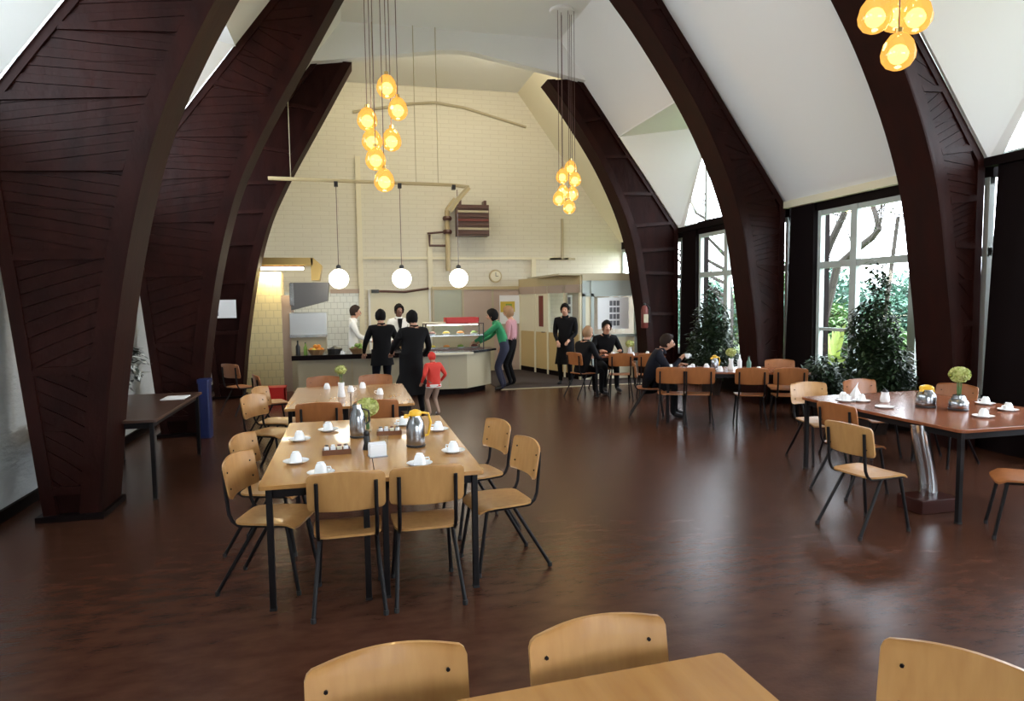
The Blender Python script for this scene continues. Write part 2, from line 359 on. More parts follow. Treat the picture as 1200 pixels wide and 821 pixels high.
# white cross beam where the hall meets the servery
pts = [(CX-2.78, 6.28), (CX-1.3, 6.50), (CX-0.3, 6.67), (CX, 6.68), (CX+0.3, 6.67), (CX+1.3, 6.50), (CX+2.65, 6.28), (roofR(ZC)+0.1, ZC), (roofL(ZC)-0.1, ZC)]
struct(G().prism(pts, 13.28, 13.50, 'y'), 'trim_3', WHITE)
struct(G().tube([(CX-2.0, YB-0.03, 6.35), (CX-0.6, YB-0.03, 6.62), (CX, YB-0.03, 6.68), (CX+0.7, YB-0.03, 6.60), (CX+2.3, YB-0.03, 6.20)], 0.035, 8), 'trim_4', BEIGE)
# back wall mouldings, pilasters
w = G().box(0.35, 5.6, YB-0.05, YB, 2.84, 2.90)
struct(w, 'trim_5', CREAMP)
for x, zt in ((0.28, 5.3), (1.98, 3.5), (4.66, 2.85)):
    struct(G().box(x-0.06, x+0.06, YB-0.07, YB, 0, zt), 'trim_6', CREAMP)
struct(G().box(XL, 7.0, YB-0.03, YB, 0, 0.14), 'baseboard_back', PIER)
struct(G().box(XL, XL+0.03, YF, YB, 0, 0.10), 'baseboard_left', PIER)
struct(G().box(2.9, 7.0, 12.95, 13.03, 0, 0.012), 'trim_7', BEIGE)
struct(G().box(2.9, 6.9, 13.03, YB-0.03, 0, 0.008), 'floor_mat', mat('dark_matting', (0.035, 0.022, 0.02), 0.9))

# ------------------------------------------------------------------ timber arches
LIN = [(4.27, 0), (4.16, 1.0), (4.0, 2.0), (3.83, 2.76), (3.63, 3.4), (3.38, 3.95), (3.12, 4.45), (2.7, 5.2), (2.2, 6.1), (1.93, 6.58), (1.64, 7.08)]
LOUT = [(4.72, 0), (4.81, 1.0), (4.90, 2.0), (4.97, 2.75), (5.02, 3.3), (4.62, 3.84), (4.10, 4.53), (3.50, 5.33), (2.88, 6.15), (2.55, 6.6), (2.19, 7.08)]
RIN = [(4.36, 0), (4.28, 1.2), (4.13, 2.2), (4.05, 2.7), (3.93, 3.2), (3.68, 3.85), (3.30, 4.6), (2.85, 5.3), (2.30, 6.05), (1.90, 6.52), (1.46, 7.08)]
ROUT = [(4.83, 0), (4.83, 1.2), (4.82, 2.2), (4.82, 2.75), (4.82, 3.3), (4.42, 3.85), (3.85, 4.63), (3.30, 5.4), (2.72, 6.18), (2.45, 6.56), (2.07, 7.08)]
def catmull(P, n):
    P = [np.array(p, float) for p in P]; out = []
    Q = [2*P[0]-P[1]]+P+[2*P[-1]-P[-2]]
    for i in range(1, len(Q)-2):
        for k in range(n):
            t = k/n; a, b, c, d = Q[i-1:i+3]
            out.append(0.5*((2*b)+(-a+c)*t+(2*a-5*b+4*c-d)*t*t+(-a+3*b-3*c+d)*t**3))
    out.append(P[-1]); return out
def linear(P, n):
    P = [np.array(p, float) for p in P]; out = []
    for i in range(len(P)-1):
        for k in range(n): out.append(P[i]+(P[i+1]-P[i])*k/n)
    out.append(P[-1]); return out
def arch_leg(side, Y, dw, label, ztop, detail):
    inn, out = (LIN, LOUT) if side < 0 else (RIN, ROUT)
    inn = [(w+dw, z) for w, z in inn]
    n = 4; I = catmull(inn, n); O = linear(out, n); T = 0.45
    keep = [k for k in range(len(I)) if max(I[k][1], O[k][1]) <= ztop+1e-6]; I = [I[k] for k in keep]; O = [O[k] for k in keep]
    X = lambda w: CX+side*w
    t = thing('timber_arch', label, 'arch', (X((I[0][0]+O[0][0])/2), Y, 0))
    ox = t.location.x
    P = lambda p, y: (X(p[0])-ox, y, p[1])
    def strip(A, B, y0, y1, name, m):
        vs = []; fs = []; N = len(A)
        for a, b in zip(A, B): vs += [P(a, y0), P(b, y0), P(b, y1), P(a, y1)]
        for i in range(N-1):
            for k in range(4): fs.append((i*4+k, i*4+(k+1) % 4, i*4+4+(k+1) % 4, i*4+4+k))
        fs += [(0, 1, 2, 3), (N*4-4, N*4-3, N*4-2, N*4-1)]
        return G().add(vs, fs).build(name, m, t)
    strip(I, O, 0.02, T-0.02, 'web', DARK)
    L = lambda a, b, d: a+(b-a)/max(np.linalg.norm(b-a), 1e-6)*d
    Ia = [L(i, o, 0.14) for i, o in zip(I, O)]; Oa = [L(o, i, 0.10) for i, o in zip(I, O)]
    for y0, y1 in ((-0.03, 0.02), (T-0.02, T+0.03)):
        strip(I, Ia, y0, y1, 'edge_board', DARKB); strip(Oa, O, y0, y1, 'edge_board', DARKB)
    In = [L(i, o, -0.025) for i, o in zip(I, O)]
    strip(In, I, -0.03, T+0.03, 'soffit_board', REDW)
    # battens and diagonal boards on the face
    cells = list(range(1, len(I)-2, 2))
    for ci, k in enumerate(cells):
        k2 = min(k+2, len(I)-1)
        a, b, c, d = Ia[k], Oa[k], Oa[k2], Ia[k2]
        dirn = (d-a)/np.linalg.norm(d-a)*0.035
        if ci % 2 == 0:
            G().poly([P(a-dirn, -0.032), P(b-dirn, -0.032), P(b+dirn, -0.032), P(a+dirn, -0.032)], (0, 0.05, 0)).build('batten', DARKB, t)
        nb = detail
        if nb and k2 > k:
            bil = lambda u, v: (a*(1-u)+b*u)*(1-v)+(d*(1-u)+c*u)*v
            sh = 0.4*(1 if ci % 4 < 2 else -1)
            for j in range(-1, nb+1):
                v0, v1 = j/nb, (j+1)/nb-0.012
                q = []
                for u in (0.0, 0.5, 1.0):
                    q.append((u, min(1, max(0, v0+sh*(u-0.5)))))
                for u in (1.0, 0.5, 0.0):
                    q.append((u, min(1, max(0, v1+sh*(u-0.5)))))
                area = abs(sum(q[i][0]*q[(i+1) % 6][1]-q[(i+1) % 6][0]*q[i][1] for i in range(6)))/2
                if area < 0.03: continue
                yy = -0.006-0.005*((j+ci) % 2)-random.random()*0.003
                G().poly([P(bil(u, v), yy) for u, v in q], (0, 0.03, 0)).build('board', DARKB, t)
    if side < 0:
        a, o = X(I[0][0])-ox, X(O[0][0])-ox
        G().box(min(a, o)-0.05, max(a, o)+0.06, -0.07, T+0.06, 0, 0.05).build('plinth', PIER, t)
    return t
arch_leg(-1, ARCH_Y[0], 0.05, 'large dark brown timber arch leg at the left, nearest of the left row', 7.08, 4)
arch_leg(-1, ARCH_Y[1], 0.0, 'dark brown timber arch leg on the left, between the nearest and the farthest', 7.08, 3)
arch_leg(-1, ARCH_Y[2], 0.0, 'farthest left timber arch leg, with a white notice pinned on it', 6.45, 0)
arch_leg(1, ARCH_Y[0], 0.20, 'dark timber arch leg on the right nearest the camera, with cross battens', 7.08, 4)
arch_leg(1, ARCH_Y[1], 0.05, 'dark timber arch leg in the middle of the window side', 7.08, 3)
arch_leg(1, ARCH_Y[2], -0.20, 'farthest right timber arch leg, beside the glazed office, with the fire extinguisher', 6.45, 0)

# ================================================================== FURNITURE
def make_chair(label, loc, rz, group):
    t = thing('school_chair', label, 'chair', loc, rz, group)
    # seat: plywood, dished, front edge rolled down
    nx, ny = 8, 8; top = []; vs = []; fs = []
    def seat_pt(i, j, dz):
        u = -1+2*i/nx; v = -1+2*j/ny
        k = 1-0.10*abs(u)**6*abs(v)**4
        w = 0.20*(1-0.06*(v < 0)*abs(v))
        x = w*u*(1-0.10*abs(v)**8); y = 0.20*v*(1-0.08*abs(u)**8)
        z = 0.450-0.012*(1-u*u)*(1-v*v)-0.03*max(0, v-0.6)**2/0.16
        return (x, y, z+dz)
    for dz in (0, -0.013):
        for j in range(ny+1):
            for i in range(nx+1): vs.append(seat_pt(i, j, dz))
    W = nx+1; K = W*(ny+1)
    for j in range(ny):
        for i in range(nx):
            a = j*W+i; fs.append((a, a+1, a+W+1, a+W)); fs.append((K+a, K+a+W, K+a+W+1, K+a+1))
    rim = [i for i in range(W)]+[j*W+nx for j in range(1, ny+1)]+[ny*W+i for i in range(nx-1, -1, -1)]+[j*W for j in range(ny-1, 0, -1)]
    for k in range(len(rim)):
        a, b = rim[k], rim[(k+1) % len(rim)]; fs.append((a, K+a, K+b, b))
    G().add(vs, fs).build('seat', BEECH, t, smooth=True)
    # backrest: curved plywood, rounded corners
    VR = [-1, -0.97, -0.88, -0.72, -0.4, 0.0, 0.4, 0.72, 0.88, 0.97, 1]
    vs = []; fs = []; nx, nz = 12, 10
    def back_pt(i, j, d):
        u = -1+2*i/nx; v = -1+2*j/nz
        vv = VR[j]; hz = 0.113; tt = min(hz*(1-vv), hz*(1+vv)); rc = 0.034
        w = 0.219-(rc-math.sqrt(max(rc*rc-max(rc-tt, 0)**2, 0)))
        x = w*u; v = vv
        z = 0.712+hz*vv+(0.012*(1-u*u)*max(vv, 0))
        y = -0.215-0.035*(1-u*u)-0.02*v+d
        return (x, y, z)
    for d in (0, 0.012):
        for j in range(nz+1):
            for i in range(nx+1): vs.append(back_pt(i, j, d))
    W = nx+1; K = W*(nz+1)
    for j in range(nz):
        for i in range(nx):
            a = j*W+i; fs.append((a, a+1, a+W+1, a+W)); fs.append((K+a, K+a+W, K+a+W+1, K+a+1))
    rim = [i for i in range(W)]+[j*W+nx for j in range(1, nz+1)]+[nz*W+i for i in range(nx-1, -1, -1)]+[j*W for j in range(nz-1, 0, -1)]
    for k in range(len(rim)):
        a, b = rim[k], rim[(k+1) % len(rim)]; fs.append((a, K+a, K+b, b))
    b = G().add(vs, fs).build('backrest', BEECH, t, smooth=True)
    for sx in (-1, 1):
        for z in (0.655, 0.755):
            yy = -0.215-0.035*(1-0.66)-0.02*(z-0.705)/0.108
            G().tube([(sx*0.165, yy-0.004, z), (sx*0.165, yy+0.016, z)], 0.006, 6).build('bolt', TUBE, b)
        # upright bends forward under the seat as a side rail
        G().tube([(sx*0.165, -0.248, 0.775), (sx*0.165, -0.238, 0.62), (sx*0.165, -0.225, 0.50), (sx*0.165, -0.205, 0.455), (sx*0.165, -0.17, 0.428), (sx*0.165, 0.0, 0.424), (sx*0.165, 0.15, 0.422)], 0.0115, 8).build('side_rail', TUBE, t, smooth=True)
        for y0, y1, xs in ((0.13, 0.20, 0.19), (-0.06, -0.30, 0.20)):
            l = G().tube([(sx*0.163, y0, 0.42), (sx*xs, y1, 0.015)], 0.0125, 8).build('leg', TUBE, t, smooth=True)
            G().lathe([(0.015, 0), (0.016, 0.01), (0.015, 0.028)], (sx*xs, y1, 0), 8).build('rubber_foot', RUBBER, l)
    G().tube([(-0.165, 0.10, 0.415), (0.165, 0.10, 0.415)], 0.009, 6).build('cross_bar', TUBE, t)
    return t
def rz_of(fx, fy): return math.atan2(-fx, fy)       # chair faces +Y at rz 0
CH0 = None
def chair(x, y, f, label, group=None, orange=False):
    """x, y = middle of the seat"""
    global CH0
    rz = rz_of(*f)
    if CH0 is None: CH0 = make_chair(label, (x, y, 0), rz, group); return CH0
    return dup(CH0, (x, y, 0), rz, label, group, {'beech_plywood': BEECHO} if orange else None)
g1 = 'chairs around the long table in the middle'
chair(-0.05, 4.06, (0, 1), 'wooden school chair at the near end of the cup-laid table, left of the pair', g1)
chair(0.41, 4.07, (0.0, 1), 'wooden school chair at the near end of the cup-laid table, right of the pair', g1)
chair(0.93, 4.34, (-0.99, -0.15), 'wooden chair on the right of the cup-laid table, nearer of the two there', g1)
chair(0.90, 5.08, (-0.97, -0.24), 'wooden chair on the right of the cup-laid table, farther of the two there', g1)
chair(-0.50, 4.40, (0.966, -0.26), 'wooden chair on the left of the cup-laid table, nearer of the two there', g1)
chair(-0.57, 5.06, (0.966, -0.26), 'wooden chair on the left of the cup-laid table, farther of the two there', g1)
g2 = 'chairs around the second long table'
chair(-0.32, 6.84, (0, 1), 'chair at the near end of the second table, just behind the plain steel jug', g2, True)
chair(0.22, 6.86, (0, 1), 'chair at the near end of the second table, just behind the flower vase', g2, True)
chair(-0.82, 7.32, (0.89, -0.45), 'chair turned outward on the left of the second table, seat showing', g2)
chair(-0.82, 8.0, (0.95, -0.3), 'chair on the left of the second table, half hidden by a turned chair', g2)
chair(0.30, 8.72, (0, -1), 'reddish chair at the far right end of the second table', g2, True)
chair(-0.36, 8.74, (0, -1), 'reddish chair at the far left end of the second table', g2, True)
g3 = 'chairs around the nearest table'
chair(0.09, 1.55, (0.08, -1), 'pale wooden chair behind the nearest table, left of the two chair backs', g3)
chair(0.70, 1.56, (0.07, -1), 'pale wooden chair behind the nearest table, right one with its back at the table edge', g3)
chair(1.36, 1.22, (-0.85, -0.53), 'wooden chair at the lower right, at the right end of the nearest table', g3)
g4 = 'chairs around the table on the right'
chair(3.85, 4.26, (0.98, 0.12), 'wooden chair drawn out from the right table, its light seat in full view', g4)
chair(4.44, 5.10, (0.98, 0.12), 'wooden chair tucked against the right table behind the drawn-out chair', g4, True)
chair(4.93, 6.18, (-0.1, -1), 'wooden chair at the far end of the right table, beside the stacked cups', g4)
chair(5.66, 6.22, (0, -1), 'wooden chair at the far end of the right table, behind the milk jug', g4, True)
chair(6.08, 5.72, (-1, -0.2), 'wooden chair on the window side of the right table, behind the flowers', g4, True)
chair(4.80, 3.80, (-0.75, 0.66), 'chair at the right picture edge, at the near end of the right table', g4, True)
g5 = 'chairs along the table by the middle arch'
def along(s, d=0.0):      # along the middle table: s from its left end, d across
    ux, uy = 0.90, -0.436; return (4.30+ux*s-uy*d, 8.62+uy*s+ux*d)
fm = (0.436, 0.90)
for s, lab in ((0.10, 'orange wooden chair at the middle right table, leftmost of its row'), (0.46, 'orange wooden chair at the middle right table, second from the left'), (1.16, 'orange wooden chair at the middle right table, third from the left'), (1.66, 'orange wooden chair at the middle right table, rightmost of its near row')):
    x, y = along(s, 0.13); chair(x, y-0.02, fm, lab, g5, True)
x, y = along(1.75, 1.0); chair(x, y, (-fm[0], -fm[1]), 'orange wooden chair on the window side of the middle right table', g5, True)
x, y = along(-0.20, 0.66); chair(x, y, (0.90, -0.436), 'chair under the man with the cup at the middle right table', g5, True)
g6 = 'chairs at the far table by the office'
chair(4.17, 11.62, (0.94, 0.34), 'chair under the sandy-haired person at the far right table', g6, True)
chair(4.72, 11.20, (0.3, 0.95), 'empty wooden chair on the near side of the far right table', g6, True)
chair(5.18, 10.98, (0.3, 0.95), 'reddish chair at the far right table, beside the flowers', g6, True)
chair(4.90, 12.42, (0.1, -1), 'chair under the dark-haired man behind the far right table', g6, True)
chair(-1.75, 11.6, (0.7, 0.7), 'dark-shaded chair beside the cream tiled column', None, True)
chair(-1.05, 9.6, (0.9, 0.3), 'lone wooden chair between the second table and the left arches', None, True)

def table(label, loc, rz, L, W, topm, legm=TUBE, h=0.75, seam=False, r=0.02, name='dining_table', legs=((-1, -1), (1, -1), (-1, 1), (1, 1)), inset=0.035, group=None):
    t = thing(name, label, 'table', (loc[0], loc[1], 0), rz, group)
    G().prism(rrect(-W/2, W/2, -L/2, L/2, r), h-0.026, h, 'z').build('tabletop', topm, t, bevel=0.003)
    a = G()
    i = inset+0.02
    for x0, x1, y0, y1 in ((-W/2+i, W/2-i, -L/2+i, -L/2+i+0.02), (-W/2+i, W/2-i, L/2-i-0.02, L/2-i), (-W/2+i, -W/2+i+0.02, -L/2+i, L/2-i), (W/2-i-0.02, W/2-i, -L/2+i, L/2-i)):
        a.box(x0, x1, y0, y1, h-0.085, h-0.026)
    a.build('apron', legm, t)
    for sx, sy in legs:
        x, y = sx*(W/2-inset-0.018), sy*(L/2-inset-0.018)
        l = G().box(x-0.018, x+0.018, y-0.018, y+0.018, 0.012, h-0.026).build('leg', legm, t, bevel=0.003)
        G().box(x-0.02, x+0.02, y-0.02, y+0.02, 0, 0.014).build('foot_cap', RUBBER, l)
    return t
def plate(t, x0, x1, y0, y1, z, m, name): return G().box(x0, x1, y0, y1, z, z+0.004).build(name, m, t)
table('left half of the cup-laid double table with a beech top', (-0.213, 4.975), 0, 2.07, 0.652, TABLEW, group='two tables pushed together, cups on top')
table('right half of the cup-laid double table, with the yellow-lidded jug', (0.443, 4.975), 0, 2.07, 0.652, TABLEW, group='two tables pushed together, cups on top')
table('left half of the second double table, near the servery', (-0.343, 7.68), 0, 1.72, 0.635, TABLEW, group='second pair of tables')
table('right half of the second double table, near the servery', (0.300, 7.68), 0, 1.72, 0.635, TABLEW, group='second pair of tables')
table('beech table in the foreground, cut off by the bottom of the picture', (0.30, 1.225), 0.045, 0.85, 1.50, TABLEW)
rt = table('large reddish table on the right, set with coffee pots and flowers', (5.25, 5.03), 0, 1.90, 1.46, TABLER, r=0.06)
# chrome pedestal under the right table
pd = G()
pts = [(-0.67+0.11*math.sin(k/8*PI/2)**1.5, -0.50, 0.715-0.60*k/8) for k in range(9)]
vs = []; fs = []
for i, (x, y, z) in enumerate(pts):
    for k in range(12): a = 2*PI*k/12; vs.append((x+0.07*math.cos(a), y+0.07*math.sin(a), z))
for i in range(8):
    for k in range(12): fs.append((i*12+k, i*12+(k+1) % 12, i*12+12+(k+1) % 12, i*12+12+k))
pdo = G().add(vs, fs+[tuple(range(12)), tuple(range(96, 108))]).build('pedestal', CHROME, rt, smooth=True)
G().box(-0.78, -0.40, -0.66, -0.40, 0, 0.115).build('pedestal_foot', FOOTW, pdo, bevel=0.008)
mx, my = along(0.98, 0.45)
table('orange-brown table by the middle arch, where a man drinks', (mx, my), math.atan2(-0.436, 0.90), 0.82, 1.95, TABLER)
table('far small table by the office, two people seated at it', (5.05, 11.62), math.atan2(-0.3, 0.95), 0.78, 1.30, TABLER)
table('dark table along the left wall, behind the nearest arch leg', (-2.20, 7.55), 0, 1.95, 0.92, DARKT)

# ------------------------------------------------------------------ tableware
SA0 = CU0 = None
def saucer(x, y, label, z=0.75, group=None):
    global SA0
    if SA0 is None:
        SA0 = tag(G().lathe([(0.045, 0.0), (0.05, 0.004), (0.080, 0.016), (0.083, 0.018), (0.078, 0.014), (0.045, 0.007), (0.002, 0.006)], (0, 0, 0), 18).build('saucer', CHINA, smooth=True), label, 'saucer', group)
        SA0.location = (x, y, z); return SA0
    return dup(SA0, (x, y, z), 0, label, group)
CUPP = [(0.0405, 0.0), (0.040, 0.010), (0.037, 0.030), (0.029, 0.055), (0.023, 0.062), (0.022, 0.068), (0.019, 0.068), (0.017, 0.064), (0.002, 0.064)]
def cup(x, y, label, z=0.757, group=None, rz=0.0, up=False):
    """upside-down coffee cup: rim down on its saucer"""
    global CU0
    if CU0 is None:
        t = thing('coffee_cup', label, 'cup', (x, y, z), rz, group)
        G().lathe(CUPP, (0, 0, 0), 18).build('bowl', CHINA, t, smooth=True)
        G().tube([(0.034, 0, 0.040), (0.058, 0, 0.040), (0.062, 0, 0.026), (0.050, 0, 0.012), (0.039, 0, 0.012)], 0.005, 6).build('cup_handle', CHINA, t, smooth=True)
        CU0 = t; return t
    r = dup(CU0, (x, y, z), rz, label, group)
    if up: r.rotation_euler = (PI, 0, rz); r.location.z = z+0.068
    return r
gc = 'coffee cups on the long table'; gs = 'saucers on the long table'
for x, y, a in ((-0.37, 4.47, 'at the left table edge, nearest the camera there'), (-0.20, 4.12, 'at the near left table corner, behind the chair back'), (-0.40, 5.20, 'at the left table edge, second from the near end'), (-0.20, 5.53, 'at its far left end'), (0.40, 4.18, 'in front of the yellow-lidded jug'), (0.66, 4.48, 'at the right table edge, nearer of two there'), (0.66, 5.28, 'at the right table edge, farther of two there'), (0.41, 5.60, 'at the far table end, left of the yellow-lidded jug')):
    saucer(x, y, 'white saucer '+a, group=gs); cup(x, y, 'white upturned cup '+a, group=gc, rz=random.uniform(0, 6.28))
def carafe(x, y, label, lid=True, h=0.22, r=0.062, z=0.75):
    t = thing('coffee_jug', label, 'jug', (x, y, z), 0.3)
    G().lathe([(r*0.86, 0), (r*0.97, 0.01), (r, 0.05), (r, h*0.62), (r*0.86, h*0.8), (r*0.62, h*0.93), (r*0.60, h)], (0, 0, 0), 20).build('body', STEEL, t, smooth=True)
    G().lathe([(r*0.88, 0.0), (r*1.02, 0.004), (r*1.02, 0.016), (r*0.98, 0.018)], (0, 0, -0.0), 20).build('base_ring', BLACKP, t, smooth=True)
    if lid:
        G().lathe([(r*0.66, h), (r*0.72, h+0.012), (r*0.60, h+0.032), (r*0.25, h+0.042), (0.002, h+0.045)], (0, 0, 0), 18).build('lid', YELLOW, t, smooth=True)
        G().prism([(0.0, 0.0), (0.02, 0.0), (0.05, 0.022), (0.01, 0.026)], -0.013, 0.013, 'y').build('spout', YELLOW, t, loc=(-r*0.62-0.045, 0, h-0.012))
        G().tube([(r*0.55, 0, h+0.018), (r+0.035, 0, h+0.005), (r+0.052, 0, h*0.72), (r+0.03, 0, h*0.35), (r*0.95, 0, h*0.3)], 0.009, 8).build('jug_handle', YELLOW, t, smooth=True)
    else:
        G().lathe([(r*0.64, h), (r*0.60, h+0.02), (r*0.2, h+0.03), (0.002, h+0.03)], (0, 0, 0), 16).build('lid', STEEL, t, smooth=True)
        G().tube([(r*0.6, 0, h*0.93), (r+0.03, 0, h*0.85), (r+0.035, 0, h*0.5), (r*0.98, 0, h*0.4)], 0.007, 8).build('jug_handle', BLACKP, t, smooth=True)
    return t
carafe(0.03, 5.20, 'plain steel jug on the left half of the cup-laid table', False, 0.235, 0.060)
carafe(0.43, 4.74, 'steel jug with a yellow lid on the cup-laid table', True, 0.225, 0.066)
carafe(5.17, 5.05, 'steel jug with a yellow lid on the right table', True, 0.165, 0.085)
def tray(x, y, label, rz):
    t = thing('condiment_tray', label, 'tray', (x, y, 0.75), rz, 'wooden condiment trays')
    g = G().box(-0.095, 0.095, -0.05, 0.05, 0, 0.008)
    for a in ((-0.095, 0.095, -0.05, -0.042), (-0.095, 0.095, 0.042, 0.05), (-0.095, -0.087, -0.05, 0.05), (0.087, 0.095, -0.05, 0.05)): g.box(*a, 0.008, 0.034)
    g.build('tray_body', WOODTRAY, t)
    n = 0
    for k in range(4):
        p = thing('condiment_pot', 'small condiment pot, %s in the tray %s of the steel jug' % (('leftmost', 'second from left', 'third from left', 'rightmost')[k], 'left' if x < 0.1 else 'right'), 'pot', (x+(-0.065+0.043*k)*math.cos(rz), y+(-0.065+0.043*k)*math.sin(rz), 0.758), 0, 'pots in the condiment trays')
        G().lathe([(0.015, 0), (0.018, 0.004), (0.018, 0.035), (0.013, 0.045)], (0, 0, 0), 10).build('jar', (CHINA, PAPER, CREAMP, CHINA)[k], p, smooth=True)
        G().lathe([(0.014, 0.045), (0.014, 0.053), (0.004, 0.055)], (0, 0, 0), 10).build('jar_lid', (STEEL, CHINA, DRED, STEEL)[k], p)
    return t
tray(-0.12, 4.68, 'brown wooden condiment tray on the left half of the cup-laid table', 0.05)
tray(0.27, 5.25, 'brown wooden condiment tray beside the yellow-lidded jug', -0.05)
# napkin holder and pepper mill in the middle
t = thing('napkin_holder', 'white napkin stack in a steel holder in the middle of the cup-laid table', 'holder', (0.15, 4.50, 0.75), 0.2)
G().box(-0.06, 0.06, -0.045, 0.045, 0, 0.008).build('base', STEEL, t)
for k in range(5): G().box(-0.055, 0.055, -0.032+0.014*k, -0.022+0.014*k, 0.008, 0.085+0.012*(k % 2)).build('napkin', PAPER, t)
t = thing('pepper_mill', 'dark pepper mill beside the white napkins', 'mill', (0.085, 4.74, 0.75))
G().lathe([(0.026, 0), (0.027, 0.01), (0.018, 0.05), (0.022, 0.09), (0.016, 0.10)], (0, 0, 0), 12).build('body', BLACKP, t, smooth=True)
G().lathe([(0.016, 0.10), (0.022, 0.112), (0.018, 0.130), (0.004, 0.138)], (0, 0, 0), 12).build('cap', BLACKP, t, smooth=True)
t = thing('water_glass', 'clear water glass behind the white napkins', 'glass', (0.20, 4.66, 0.75))
G().lathe([(0.028, 0), (0.034, 0.11), (0.031, 0.11), (0.026, 0.008), (0.002, 0.008)], (0, 0, 0), 14).build('tumbler', GLASS, t, smooth=True)
def posy(x, y, z, label, head_z, r, pot='glass', n=420, stem=0.004):
    t = thing('flower_vase', label, 'vase', (x, y, z))
    if pot == 'glass': G().lathe([(0.030, 0), (0.034, 0.01), (0.026, 0.08), (0.030, 0.12), (0.027, 0.12), (0.022, 0.08), (0.028, 0.012), (0.002, 0.012)], (0, 0, 0), 14).build('vase_body', GLASS, t, smooth=True)
    elif pot == 'steel': G().lathe([(0.05, 0), (0.066, 0.02), (0.070, 0.06), (0.056, 0.10), (0.052, 0.115), (0.046, 0.115), (0.05, 0.06), (0.04, 0.015), (0.002, 0.015)], (0, 0, 0), 16).build('vase_body', STEEL, t, smooth=True)
    else: G().lathe([(0.04, 0), (0.045, 0.01), (0.03, 0.10), (0.036, 0.16), (0.03, 0.16), (0.002, 0.15)], (0, 0, 0), 14).build('vase_body', CHINA, t, smooth=True)
    st = G()
    for k in range(4):
        a = k*PI/2; st.tube([(0.01*math.cos(a), 0.01*math.sin(a), 0.02), (0.015*math.cos(a+1), 0.015*math.sin(a+1), head_z*0.6), (0.02*math.cos(a), 0.02*math.sin(a), head_z)], stem, 6)
    st.build('stem', LEAFL, t)
    h = G()
    for k in range(n):
        d = Vector(rng.normal(size=3)).normalized()
        p = Vector((d.x*r, d.y*r, head_z+d.z*r*0.8))*1.0
        u = d.orthogonal().normalized(); u.rotate(Quaternion(d, random.uniform(0, 6.28))); w = d.cross(u); s = r*0.22
        h.add([p-d*s*0.3, p+u*s+d*s*0.2, p+(u+w)*s*0.7+d*s*0.45, p+w*s+d*s*0.2], [(0, 1, 2, 3)])
    h.ball((0, 0, head_z), r*0.9, 10, 7, 0.8)
    h.build('flower_head', FLOWER, t, kind='stuff')
    return t
posy(0.11, 5.40, 0.75, 'pale green hydrangea in a glass on the cup-laid table', 0.20, 0.085)
posy(5.38, 4.90, 0.75, 'greenish flower ball rising from a steel pot on the right table', 0.31, 0.082, 'steel', 420, 0.006)
posy(-0.12, 7.52, 0.75, 'tall flower vase with leafy stems on the second table', 0.30, 0.06, 'china', 200)
x, y = along(0.95, 0.42); posy(x, y, 0.75, 'yellow-green flower on the middle right table', 0.25, 0.07, 'china', 260)
posy(5.15, 11.75, 0.75, 'pale flowers in a white vase on the far right table', 0.19, 0.08, 'china', 260)
# right table ware
gr = 'white china on the right table'
for k, (x, y) in enumerate(((4.72, 5.55), (4.86, 5.50), (4.80, 5.68))):
    ww = ('left', 'right', 'rear')[k]
    saucer(x, y, 'white saucer in the crockery heap at the left of the right table, %s one' % ww, group=gr)
    cup(x, y, 'white upturned cup in the crockery heap at the left of the right table, %s one' % ww, group=gr, rz=k*2.0)
for k, (x, y, a) in enumerate(((5.17, 4.47, 'at the near edge of the right table'), (5.80, 5.00, 'behind the near cup on the right table'), (5.66, 4.66, 'at the right picture edge on the right table'))):
    saucer(x, y, 'white saucer '+a, group=gr); cup(x, y, 'white upturned cup '+a, group=gr, rz=1.0+k)
t = tag(G().add([(-0.05, -0.05, 0), (0.05, -0.05, 0), (0.05, 0.05, 0), (-0.05, 0.05, 0), (0.02, 0.01, 0.13), (0.05, 0.02, 0.16)], [(0, 1, 2, 3), (0, 1, 4), (1, 2, 5, 4), (2, 3, 5), (3, 0, 4, 5)]).build('paper_napkin', PAPER), 'folded white napkin standing up among the crockery heap on the right table', 'napkin'); t.location = (4.98, 5.72, 0.75)
def milk_jug(x, y, label, z=0.75):
    t = thing('milk_jug', label, 'jug', (x, y, z), 0.5)
    G().lathe([(0.040, 0), (0.046, 0.02), (0.040, 0.06), (0.032, 0.085), (0.036, 0.10), (0.033, 0.10), (0.028, 0.08), (0.002, 0.02)], (0, 0, 0), 16).build('jug_body', CHINA, t, smooth=True)
    G().tube([(0.034, 0, 0.09), (0.065, 0, 0.085), (0.068, 0, 0.045), (0.042, 0, 0.03)], 0.006, 6).build('jug_handle', BLACKP, t, smooth=True)
    G().lathe([(0.030, 0.098), (0.034, 0.104), (0.02, 0.118), (0.004, 0.13)], (0, 0, 0), 12).build('lid', BLACKP, t, smooth=True)
milk_jug(5.06, 5.42, 'white milk jug with a black lid on the right table')
carafe(5.30, 4.83, 'low steel pot beside the flower ball on the right table', False, 0.115, 0.080)
saucer(4.78, 5.12, 'small pale dish on the left edge of the right table', group=gr)
